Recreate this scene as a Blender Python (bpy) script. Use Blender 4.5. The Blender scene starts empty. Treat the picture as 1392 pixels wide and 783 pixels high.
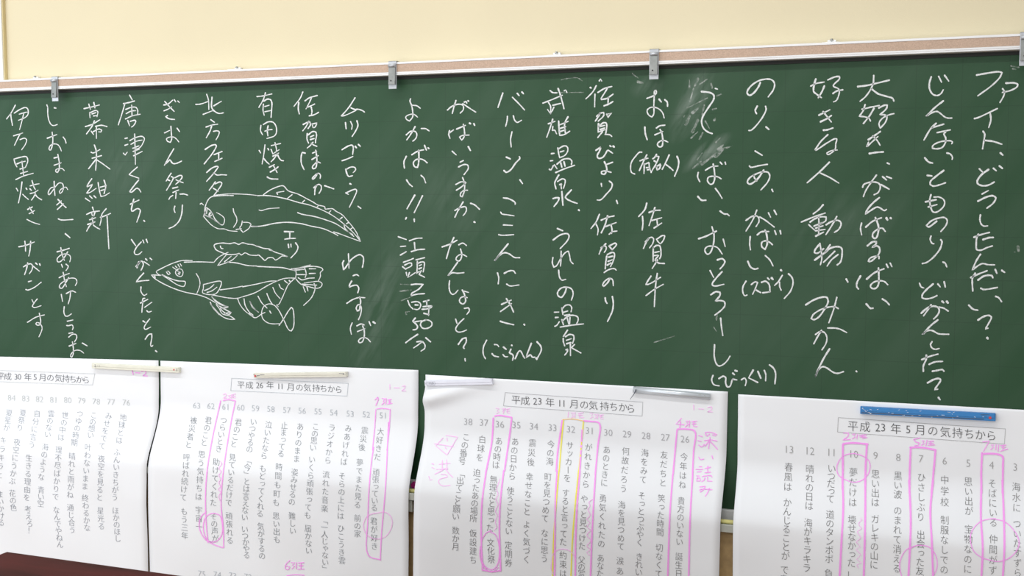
import bpy, bmesh, math, random
import numpy as np
from mathutils import Vector, Matrix, noise

SC = bpy.context.scene
COL = SC.collection
random.seed(7)

# ---------------------------------------------------------------- camera
# camera solved from the 10 cm grid of the chalkboard; world X runs along the board,
# Y into the wall, Z up; the board's writing surface is the plane Y = 0
F_PX = 1550.0
HX, HY = -3486.0 - 696.0, 268.0 - 391.5
VB = -(F_PX * F_PX + HX * 4.0) / HY
ax = -np.array([HX, HY, F_PX]); ax /= np.linalg.norm(ax)
az = -np.array([4.0, VB, F_PX]); az /= np.linalg.norm(az)
ay = np.cross(az, ax)
R = np.array([ax, ay, az])
CAM = np.array([0.0, -2.85475, 1.62])
cd = bpy.data.cameras.new('camera'); cam = bpy.data.objects.new('camera', cd); COL.objects.link(cam)
cd.sensor_width = 36.0; cd.lens = F_PX / 1392.0 * 36.0; cd.clip_start = 0.05
m = Matrix([[R[i][0], -R[i][1], -R[i][2], CAM[i]] for i in range(3)] + [[0, 0, 0, 1]])
cam.matrix_world = m
SC.camera = cam

# ---------------------------------------------------------------- light and exposure
SC.view_settings.view_transform = 'Standard'
SC.view_settings.look = 'None'
SC.view_settings.gamma = 1.0
SC.view_settings.use_curve_mapping = False
SC.view_settings.exposure = 0.0
w = bpy.data.worlds.new('world'); SC.world = w; w.use_nodes = True
w.node_tree.nodes['Background'].inputs[0].default_value = (0.98, 0.99, 1.0, 1)
w.node_tree.nodes['Background'].inputs[1].default_value = 0.55

def area(name, loc, target, sx, sy, power, colr):
    l = bpy.data.lights.new(name, 'AREA'); l.shape = 'RECTANGLE'; l.size = sx; l.size_y = sy
    l.energy = power; l.color = colr
    o = bpy.data.objects.new(name, l); COL.objects.link(o); o.location = loc
    d = Vector(target) - Vector(loc)
    o.rotation_euler = d.to_track_quat('-Z', 'Y').to_euler()
    return o
# fluorescent row on the ceiling along the board, second row further back, windows at the left
area('ceiling_lamp_row', (-2.0, -1.15, 2.95), (-2.0, -1.1, 0.0), 4.4, 0.16, 38, (1.0, 0.99, 0.97))
area('ceiling_lamp_row_back', (-1.8, -3.6, 2.95), (-1.8, -2.6, 0.0), 4.6, 0.5, 34, (1.0, 0.99, 0.97))
area('window_light', (-4.6, -2.4, 1.7), (-2.0, 0.0, 1.3), 3.0, 1.6, 35, (0.80, 0.90, 1.0))
area('rear_fill_light', (-1.9, -5.5, 0.9), (-1.0, 0.0, 0.55), 5.0, 1.4, 74, (0.95, 0.97, 1.0))  # added low fill from behind the camera, brightens the lower sheets and wall

# ---------------------------------------------------------------- helpers
def px_ray(p):
    p = np.asarray(p, float)
    q = np.stack([p[:, 0] - 696.0, p[:, 1] - 391.5, np.full(len(p), F_PX)], 1)
    return q @ R.T
def on_plane_y(p, y):
    r = px_ray(p); t = (y - CAM[1]) / r[:, 1]
    return CAM + r * t[:, None]
def on_plane_z(px, py, z):
    r = px_ray([(px, py)])[0]; t = (z - CAM[2]) / r[2]
    return CAM + r * t
def bX(px, py, y=0.0): return on_plane_y([(px, py)], y)[0][0]
def bZ(px, py, y=0.0): return on_plane_y([(px, py)], y)[0][2]

def mat(name, col, rough=0.6, metal=0.0, spec=0.5, noise_scale=None, noise_amt=0.0, bump=0.0, bump_scale=200.0, stretch=None):
    M = bpy.data.materials.new(name); M.use_nodes = True
    nt = M.node_tree; b = nt.nodes['Principled BSDF']
    b.inputs['Base Color'].default_value = (*col, 1)
    b.inputs['Roughness'].default_value = rough; b.inputs['Metallic'].default_value = metal
    b.inputs['Specular IOR Level'].default_value = spec
    if noise_scale or bump:
        tc = nt.nodes.new('ShaderNodeTexCoord'); mp = nt.nodes.new('ShaderNodeMapping')
        nt.links.new(tc.outputs['Object'], mp.inputs[0])
        if stretch: mp.inputs['Scale'].default_value = stretch
    if noise_scale:
        n = nt.nodes.new('ShaderNodeTexNoise'); n.inputs['Scale'].default_value = noise_scale; n.inputs['Detail'].default_value = 5
        nt.links.new(mp.outputs[0], n.inputs['Vector'])
        r = nt.nodes.new('ShaderNodeMapRange'); r.inputs['From Min'].default_value = 0.3; r.inputs['From Max'].default_value = 0.7
        r.inputs['To Min'].default_value = 1 - noise_amt; r.inputs['To Max'].default_value = 1 + noise_amt
        nt.links.new(n.outputs['Fac'], r.inputs['Value'])
        mx = nt.nodes.new('ShaderNodeVectorMath'); mx.operation = 'SCALE'; mx.inputs[0].default_value = col
        nt.links.new(r.outputs[0], mx.inputs['Scale']); nt.links.new(mx.outputs[0], b.inputs['Base Color'])
    if bump:
        n2 = nt.nodes.new('ShaderNodeTexNoise'); n2.inputs['Scale'].default_value = bump_scale
        nt.links.new(mp.outputs[0], n2.inputs['Vector'])
        bp = nt.nodes.new('ShaderNodeBump'); bp.inputs['Strength'].default_value = bump; bp.inputs['Distance'].default_value = 0.002
        nt.links.new(n2.outputs['Fac'], bp.inputs['Height']); nt.links.new(bp.outputs[0], b.inputs['Normal'])
    return M

def obj(name, verts, faces, material, parent=None, smooth=False):
    me = bpy.data.meshes.new(name); me.from_pydata([tuple(v) for v in verts], [], faces); me.update()
    if smooth:
        for p in me.polygons: p.use_smooth = True
    o = bpy.data.objects.new(name, me); COL.objects.link(o)
    if material: me.materials.append(material)
    if parent: o.parent = parent; o.matrix_parent_inverse = parent.matrix_world.inverted()
    return o
def tag(o, label=None, cat=None, group=None, kind=None):
    if label: o['label'] = label
    if cat: o['category'] = cat
    if group: o['group'] = group
    if kind: o['kind'] = kind
    return o
def empty(name, loc=(0, 0, 0), parent=None):
    o = bpy.data.objects.new(name, None); COL.objects.link(o); o.location = loc
    o.empty_display_size = 0.05
    o.matrix_world = Matrix.Translation(loc)
    if parent: o.parent = parent; o.matrix_parent_inverse = parent.matrix_world.inverted()
    return o
def bm_obj(name, bm, material, parent=None, smooth=False):
    me = bpy.data.meshes.new(name); bm.to_mesh(me); bm.free()
    if smooth:
        for p in me.polygons: p.use_smooth = True
    o = bpy.data.objects.new(name, me); COL.objects.link(o); me.materials.append(material)
    if parent: o.parent = parent; o.matrix_parent_inverse = parent.matrix_world.inverted()
    return o
def add_box(bm, x0, x1, y0, y1, z0, z1, bevel=0.0, M=None):
    r = bmesh.ops.create_cube(bm, size=1.0)
    vs = r['verts']
    for v in vs:
        v.co = Vector(((x0 + x1) / 2 + v.co.x * (x1 - x0), (y0 + y1) / 2 + v.co.y * (y1 - y0), (z0 + z1) / 2 + v.co.z * (z1 - z0)))
    if bevel:
        es = list({e for v in vs for e in v.link_edges})
        rr = bmesh.ops.bevel(bm, geom=es, offset=bevel, segments=2, profile=0.6, affect='EDGES')
        vs = list({v for f in rr['faces'] for v in f.verts} | {v for v in vs if v.is_valid})
    if M is not None:
        bmesh.ops.transform(bm, matrix=M, verts=vs)
    return vs
def box(name, x0, x1, y0, y1, z0, z1, material, parent=None, bevel=0.0):
    bm = bmesh.new(); add_box(bm, x0, x1, y0, y1, z0, z1, bevel)
    return bm_obj(name, bm, material, parent)
def extrude_profile(name, prof, x0, x1, material, parent=None):
    """prof: closed list of (y, z); swept along X"""
    n = len(prof)
    v = [(x0, y, z) for y, z in prof] + [(x1, y, z) for y, z in prof]
    f = [(i, (i + 1) % n, n + (i + 1) % n, n + i) for i in range(n)] + [tuple(range(n))[::-1], tuple(range(n, 2 * n))]
    o = obj(name, v, f, material, parent)
    bm = bmesh.new(); bm.from_mesh(o.data); bmesh.ops.recalc_face_normals(bm, faces=bm.faces); bm.to_mesh(o.data); bm.free()
    return o

# strokes: smooth centre line -> flat ribbon with round ends, in the 2-D frame of the tracing
def smooth_line(P):
    P = [np.array(p, float) for p in P]
    Q = [P[0]]
    for p in P[1:]:
        if np.linalg.norm(p - Q[-1]) > 1e-6: Q.append(p)
    P = Q
    if len(P) < 3: return [P]
    segs, cur = [], [P[0]]
    for i in range(1, len(P) - 1):
        cur.append(P[i])
        a = P[i] - P[i - 1]; b = P[i + 1] - P[i]
        c = np.dot(a, b) / (np.linalg.norm(a) * np.linalg.norm(b))
        if c < 0.1: segs.append(cur); cur = [P[i]]
    cur.append(P[-1]); segs.append(cur)
    out = []
    for s in segs:
        if len(s) < 3: out += s if not out else s[1:]; continue
        pts = [2 * s[0] - s[1]] + s + [2 * s[-1] - s[-2]]
        res = [s[0]]
        for i in range(1, len(pts) - 2):
            p0, p1, p2, p3 = pts[i - 1:i + 3]
            t0 = 0; t1 = t0 + max(np.linalg.norm(p1 - p0), 1e-6) ** .5; t2 = t1 + np.linalg.norm(p2 - p1) ** .5; t3 = t2 + max(np.linalg.norm(p3 - p2), 1e-6) ** .5
            for k in range(1, 6):
                t = t1 + (t2 - t1) * k / 5
                A1 = (t1 - t) / (t1 - t0) * p0 + (t - t0) / (t1 - t0) * p1
                A2 = (t2 - t) / (t2 - t1) * p1 + (t - t1) / (t2 - t1) * p2
                A3 = (t3 - t) / (t3 - t2) * p2 + (t - t2) / (t3 - t2) * p3
                B1 = (t2 - t) / (t2 - t0) * A1 + (t - t0) / (t2 - t0) * A2
                B2 = (t3 - t) / (t3 - t1) * A2 + (t - t1) / (t3 - t1) * A3
                res.append((t2 - t) / (t2 - t1) * B1 + (t - t1) / (t2 - t1) * B2)
        out += res if not out else res[1:]
    return [out]
STEP = True
def ribbon(P, wdt, verts, faces, jitter=0.12, taper=0.25):
    for line in smooth_line(P):
        L = [line[0]]
        for a_, b_ in zip(line, line[1:]):
            m_ = max(1, int(np.linalg.norm(b_ - a_) / 5.0)) if STEP else 1
            L += [a_ + (b_ - a_) * q_ / m_ for q_ in range(1, m_ + 1)]
        n = len(L)
        if n == 1: L = [L[0], L[0] + np.array([0.3, 0.3])]; n = 2
        base = len(verts); ph = random.random() * 10
        for i, p in enumerate(L):
            d = (L[min(i + 1, n - 1)] - L[max(i - 1, 0)]); l = np.linalg.norm(d)
            d = d / l if l > 1e-6 else np.array([1.0, 0])
            nn = np.array([-d[1], d[0]])
            u = i / (n - 1)
            wv = wdt * 0.5 * (1 + jitter * math.sin(ph + i * 1.3) + taper * 0.5 * (1 - u) - taper * 0.5 * u)
            verts.append(p + nn * wv); verts.append(p - nn * wv)
            if i: k = base + 2 * i; faces.append((k - 2, k - 1, k + 1, k))
        for end, s in ((0, -1), (n - 1, 1)):                       # round caps
            p = L[end]; d = L[end] - L[end - s] if n > 1 else np.array([1.0, 0]); l = np.linalg.norm(d); d = d / max(l, 1e-6)
            nn = np.array([-d[1], d[0]]); a = base + 2 * end; hw = np.linalg.norm(verts[a] - verts[a + 1]) / 2
            c0 = len(verts)
            for k in range(1, 4):
                an = math.pi * k / 4
                verts.append(p + nn * hw * math.cos(an) + d * hw * math.sin(an))
            s0 = verts[a]; left_first = np.dot(s0 - p, nn) > 0
            ring = (a, c0, c0 + 1, c0 + 2, a + 1) if left_first else (a, c0 + 2, c0 + 1, c0, a + 1)
            faces.append(ring)

# ---------------------------------------------------------------- materials
M_wall = mat('cream_wall_paint', (0.70, 0.625, 0.435), 0.85, noise_scale=3.0, noise_amt=0.02, bump=0.15, bump_scale=350)
M_white_wall = mat('white_wall_paint', (0.86, 0.87, 0.84), 0.8, noise_scale=4, noise_amt=0.02)
M_tan = mat('tan_painted_trim', (0.60, 0.50, 0.27), 0.6, noise_scale=12, noise_amt=0.05)
M_lower = mat('brown_wall_panel', (0.46, 0.32, 0.155), 0.75, noise_scale=60, noise_amt=0.12)
M_floor = mat('wood_floor', (0.30, 0.18, 0.09), 0.45, noise_scale=20, noise_amt=0.2, stretch=(0.2, 3, 1))
M_ceil = mat('ceiling_board', (0.8, 0.8, 0.77), 0.9, noise_scale=80, noise_amt=0.05)
M_rail = mat('white_aluminium', (0.80, 0.80, 0.80), 0.35, metal=0.1, noise_scale=30, noise_amt=0.03)
M_cork = mat('pinkish_cork', (0.52, 0.38, 0.29), 0.9, noise_scale=420, noise_amt=0.14, bump=0.3, bump_scale=500)
M_steel = mat('brushed_steel', (0.26, 0.27, 0.26), 0.36, metal=0.6, noise_scale=60, noise_amt=0.12)
M_steel2 = mat('bright_steel', (0.50, 0.52, 0.55), 0.32, metal=0.4, noise_scale=40, noise_amt=0.08)
M_dark = mat('dark_hole', (0.01, 0.01, 0.01), 0.6)
M_tray = mat('grey_tray', (0.42, 0.43, 0.38), 0.5, noise_scale=40, noise_amt=0.08)
M_paper = mat('white_paper', (0.865, 0.88, 0.905), 0.75, spec=0.3, noise_scale=5, noise_amt=0.01, bump=0.10, bump_scale=9)
M_wood = mat('mahogany_desk', (0.065, 0.010, 0.010), 0.30, spec=0.10, noise_scale=9, noise_amt=0.45, stretch=(0.6, 5, 5))
M_metal_leg = mat('grey_desk_frame', (0.3, 0.3, 0.3), 0.4, metal=0.4)
M_yellow = mat('yellow_chalk', (0.80, 0.74, 0.30), 0.9)
M_magenta = mat('magenta_plastic', (0.70, 0.04, 0.32), 0.4)

def board_material():
    M = bpy.data.materials.new('green_chalkboard'); M.use_nodes = True
    nt = M.node_tree; N = nt.nodes; Lk = nt.links; b = N['Principled BSDF']
    tc = N.new('ShaderNodeTexCoord'); sep = N.new('ShaderNodeSeparateXYZ'); Lk.new(tc.outputs['Object'], sep.inputs[0])
    gx, gz = bX(748, 430), bZ(850, 422)
    def mth(op, a, b_=None, c=None):
        n = N.new('ShaderNodeMath'); n.operation = op
        for i, v in enumerate((a, b_, c)):
            if v is None: continue
            if isinstance(v, (int, float)): n.inputs[i].default_value = v
            else: Lk.new(v, n.inputs[i])
        return n.outputs[0]
    def line(o, off):                                               # printed 10 cm guide lines
        t = mth('SUBTRACT', o, off - 0.05); t = mth('MODULO', mth('ADD', t, 100.0), 0.1)
        t = mth('ABSOLUTE', mth('SUBTRACT', t, 0.05))
        return mth('LESS_THAN', t, 0.0009)
    g = mth('MAXIMUM', line(sep.outputs[0], gx), line(sep.outputs[2], gz))
    def nz(scale, det, mapping=None):
        n = N.new('ShaderNodeTexNoise'); n.inputs['Scale'].default_value = scale; n.inputs['Detail'].default_value = det
        if mapping:
            mp = N.new('ShaderNodeMapping'); mp.vector_type = 'TEXTURE'; mp.inputs['Rotation'].default_value = (0, -mapping[1], 0); mp.inputs['Scale'].default_value = tuple(1 / q for q in mapping[0])
            Lk.new(tc.outputs['Object'], mp.inputs[0]); Lk.new(mp.outputs[0], n.inputs['Vector'])
        else: Lk.new(tc.outputs['Object'], n.inputs['Vector'])
        return n.outputs['Fac']
    # chalk haze left by the eraser: broad clouds and long wiping streaks
    cl = nz(1.6, 4); st = nz(3.0, 6, ((0.5, 1, 5.0), 0.9))
    haze = mth('MULTIPLY', mth('SUBTRACT', mth('ADD', mth('MULTIPLY', cl, 0.7), mth('MULTIPLY', st, 0.5)), 0.50), 0.10)
    haze = mth('MAXIMUM', haze, 0.0)
    # cloudy rubbed-out patches: (pixel centre, half length m, half width m, tilt, strength)
    sk = nz(14.0, 5, ((0.6, 1, 3.0), 1.05))
    for px, py, ra, rb, rot, amt in ((940, 140, .115, .042, 1.15, .30), (958, 208, .085, .024, .62, .38), (512, 425, .26, .07, 1.26, .14), (880, 118, .05, .03, .3, .14), (165, 230, .16, .10, .4, .05), (1150, 300, .2, .1, .4, .05), (612, 270, .18, .12, 2.2, .05)):
        sub = N.new('ShaderNodeVectorMath'); sub.operation = 'SUBTRACT'; Lk.new(tc.outputs['Object'], sub.inputs[0]); sub.inputs[1].default_value = (bX(px, py), 0, bZ(px, py))
        m1 = N.new('ShaderNodeMapping'); m1.inputs['Rotation'].default_value = (0, rot, 0); Lk.new(sub.outputs[0], m1.inputs[0])
        m2_ = N.new('ShaderNodeMapping'); m2_.inputs['Scale'].default_value = (1 / ra, 0, 1 / rb); Lk.new(m1.outputs[0], m2_.inputs[0])
        gr = N.new('ShaderNodeTexGradient'); gr.gradient_type = 'SPHERICAL'; Lk.new(m2_.outputs[0], gr.inputs[0])
        k_ = mth('MULTIPLY', mth('MULTIPLY', gr.outputs['Fac'], mth('MAXIMUM', mth('SUBTRACT', sk, 0.36), 0.0)), amt * 3)
        haze = mth('ADD', haze, k_)
    fine = nz(900, 2)
    haze2 = mth('ADD', haze, mth('MULTIPLY', mth('SUBTRACT', fine, 0.5), 0.016))
    mx = N.new('ShaderNodeMix'); mx.data_type = 'RGBA'; Lk.new(mth('MAXIMUM', haze2, 0.0), mx.inputs[0])
    mx.inputs[6].default_value = (0.0175, 0.065, 0.026, 1); mx.inputs[7].default_value = (0.60, 0.66, 0.62, 1)
    m2 = N.new('ShaderNodeMix'); m2.data_type = 'RGBA'; Lk.new(mth('MULTIPLY', g, 0.22), m2.inputs[0])
    Lk.new(mx.outputs[2], m2.inputs[6]); m2.inputs[7].default_value = (0.008, 0.02, 0.012, 1)
    Lk.new(m2.outputs[2], b.inputs['Base Color'])
    b.inputs['Roughness'].default_value = 0.5; b.inputs['Specular IOR Level'].default_value = 0.3
    bp = N.new('ShaderNodeBump'); bp.inputs['Strength'].default_value = 0.12; bp.inputs['Distance'].default_value = 0.001
    Lk.new(fine, bp.inputs['Height']); Lk.new(bp.outputs[0], b.inputs['Normal'])
    return M
def dust_material(name, col, lo, hi, scale, stretch=(1, 1, 1), rot=0.0, rough=0.95):
    """powder that leaves the board showing through its grain"""
    M = bpy.data.materials.new(name); M.use_nodes = True
    nt = M.node_tree; N = nt.nodes; Lk = nt.links; b = N['Principled BSDF']
    b.inputs['Base Color'].default_value = (*col, 1); b.inputs['Roughness'].default_value = rough; b.inputs['Specular IOR Level'].default_value = 0.1
    tc = N.new('ShaderNodeTexCoord'); mp = N.new('ShaderNodeMapping'); mp.inputs['Scale'].default_value = stretch; mp.inputs['Rotation'].default_value = (0, rot, 0)
    n = N.new('ShaderNodeTexNoise'); n.inputs['Scale'].default_value = scale; n.inputs['Detail'].default_value = 3
    r = N.new('ShaderNodeMapRange'); r.inputs['From Min'].default_value = 0.35; r.inputs['From Max'].default_value = 0.65
    r.inputs['To Min'].default_value = lo; r.inputs['To Max'].default_value = hi
    Lk.new(tc.outputs['Object'], mp.inputs[0]); Lk.new(mp.outputs[0], n.inputs['Vector']); Lk.new(n.outputs['Fac'], r.inputs['Value']); Lk.new(r.outputs[0], b.inputs['Alpha'])
    return M
M_board = board_material()
M_chalk = dust_material('white_chalk', (0.86, 0.88, 0.88), 0.66, 1.0, 700)
M_smear = dust_material('chalk_smear', (0.80, 0.84, 0.80), 0.0, 0.38, 90, (1, 1, 1), 0.0)

# ---------------------------------------------------------------- setting
WALL_Y = 0.022
ZR0 = 1.9485                     # lower edge of the top rail
ZB = 0.829                       # lower edge of the visible green
XL, XR = -3.05, 0.55
tag(box('floor', -6, 3.5, -6, 0.2, -0.05, 0.0, M_floor), kind='structure')
tag(box('wall_back', -6, 3.5, WALL_Y, 0.2, ZB - .026 - .019, 3.2, M_wall), kind='structure')
tag(box('wall_back_lower', -6, 3.5, -0.045, 0.2, 0.0, ZB - .026 - .019, M_lower), kind='structure')
xa, xb = bX(5.0, 95, WALL_Y - .012), bX(10.4, 95, WALL_Y)
tag(box('trim_1', xa, xb, WALL_Y - 0.012, WALL_Y + 0.01, 0.786, 3.2, M_tan, bevel=0.0015), kind='structure')
tag(box('trim_2', xa - 0.75, xa, WALL_Y - 0.016, WALL_Y + 0.01, 0.786, 3.2, M_white_wall, bevel=0.002), kind='structure')

# ---------------------------------------------------------------- chalkboard
board = tag(empty('chalkboard', (-1.25, 0.0, 0.76)), 'long green chalkboard covered in white Japanese handwriting, with fish drawings', 'chalkboard')
box('board_panel', XL, XR, 0.0, WALL_Y - 0.001, ZB - 0.03, ZR0 + 0.03, M_board, board)
z = ZR0; T = 0.0355; fy = -0.026
extrude_profile('top_rail', [(0.02, z + 0.004), (-0.004, z + 0.004), (-0.004, z), (fy + .002, z), (fy, z + .001), (fy, z + .0036), (fy + .0015, z + .0044), (fy, z + .0052), (fy, z + .0088),
    (fy + .003, z + .0092), (fy + .003, z + .0298), (fy, z + .0302), (fy, z + T - .001), (fy + .001, z + T), (0.02, z + T)], XL, XR, M_rail, board)
box('rail_shadow_strip', XL + .001, XR - .001, -0.0042, 0.002, z - .0085, z + .002, mat('shadow_black', (0.012, 0.014, 0.012), 0.7), board)  # added dark strip: the top rail's shadow band put in as colour
box('cork_strip', XL + .002, XR - .002, fy + .0012, fy + .0045, z + .0092, z + .0298, M_cork, board)
box('side_frame', XL - .03, XL, -0.026, 0.02, ZB - 0.05, z + T, M_rail, board, .002)
box('side_frame', XR, XR + .03, -0.026, 0.02, ZB - 0.05, z + T, M_rail, board, .002)
extrude_profile('bottom_rail', [(0.02, ZB), (-0.008, ZB), (-0.010, ZB - .002), (-0.010, ZB - .026), (0.02, ZB - .026)], XL, XR, M_rail, board)
ZT = ZB - .026
extrude_profile('chalk_tray', [(0.02, ZT), (-0.056, ZT), (-0.057, ZT + .003), (-0.062, ZT + .003), (-0.063, ZT + .001), (-0.063, ZT - .016), (-0.058, ZT - .018), (-0.058, ZT - .004), (0.02, ZT - .004)], XL, XR, M_tray, board)
for px, py in ((45, 105), (320, 96.5), (755, 77), (1130, 58)):      # screw brackets on top of the rail
    x = bX(px, py); bm = bmesh.new()
    add_box(bm, x - .020, x + .020, -0.012, 0.019, z + T, z + T + .0025, .0008)
    add_box(bm, x - .010, x + .010, 0.010, 0.020, z + T, z + T + .010, .001)
    br = bm_obj('mounting_bracket', bm, M_rail, board)
    bm = bmesh.new(); bmesh.ops.create_cone(bm, cap_ends=True, segments=12, radius1=.004, radius2=.003, depth=.004)
    bmesh.ops.transform(bm, matrix=Matrix.Translation((x, 0.008, z + T + .0105)) , verts=bm.verts)
    bm_obj('screw_head', bm, M_steel, br)
tag(box('grey_block', bX(540, 690, -.05), bX(562, 690, -.05), -0.0575, -0.0455, ZT - .052, ZT - .0185, M_tray, None, .002), 'grey block mounted under the chalk tray, seen between second and third paper sheets', 'block')
bpy.data.objects['grey_block'].name = 'tray_block'

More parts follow.
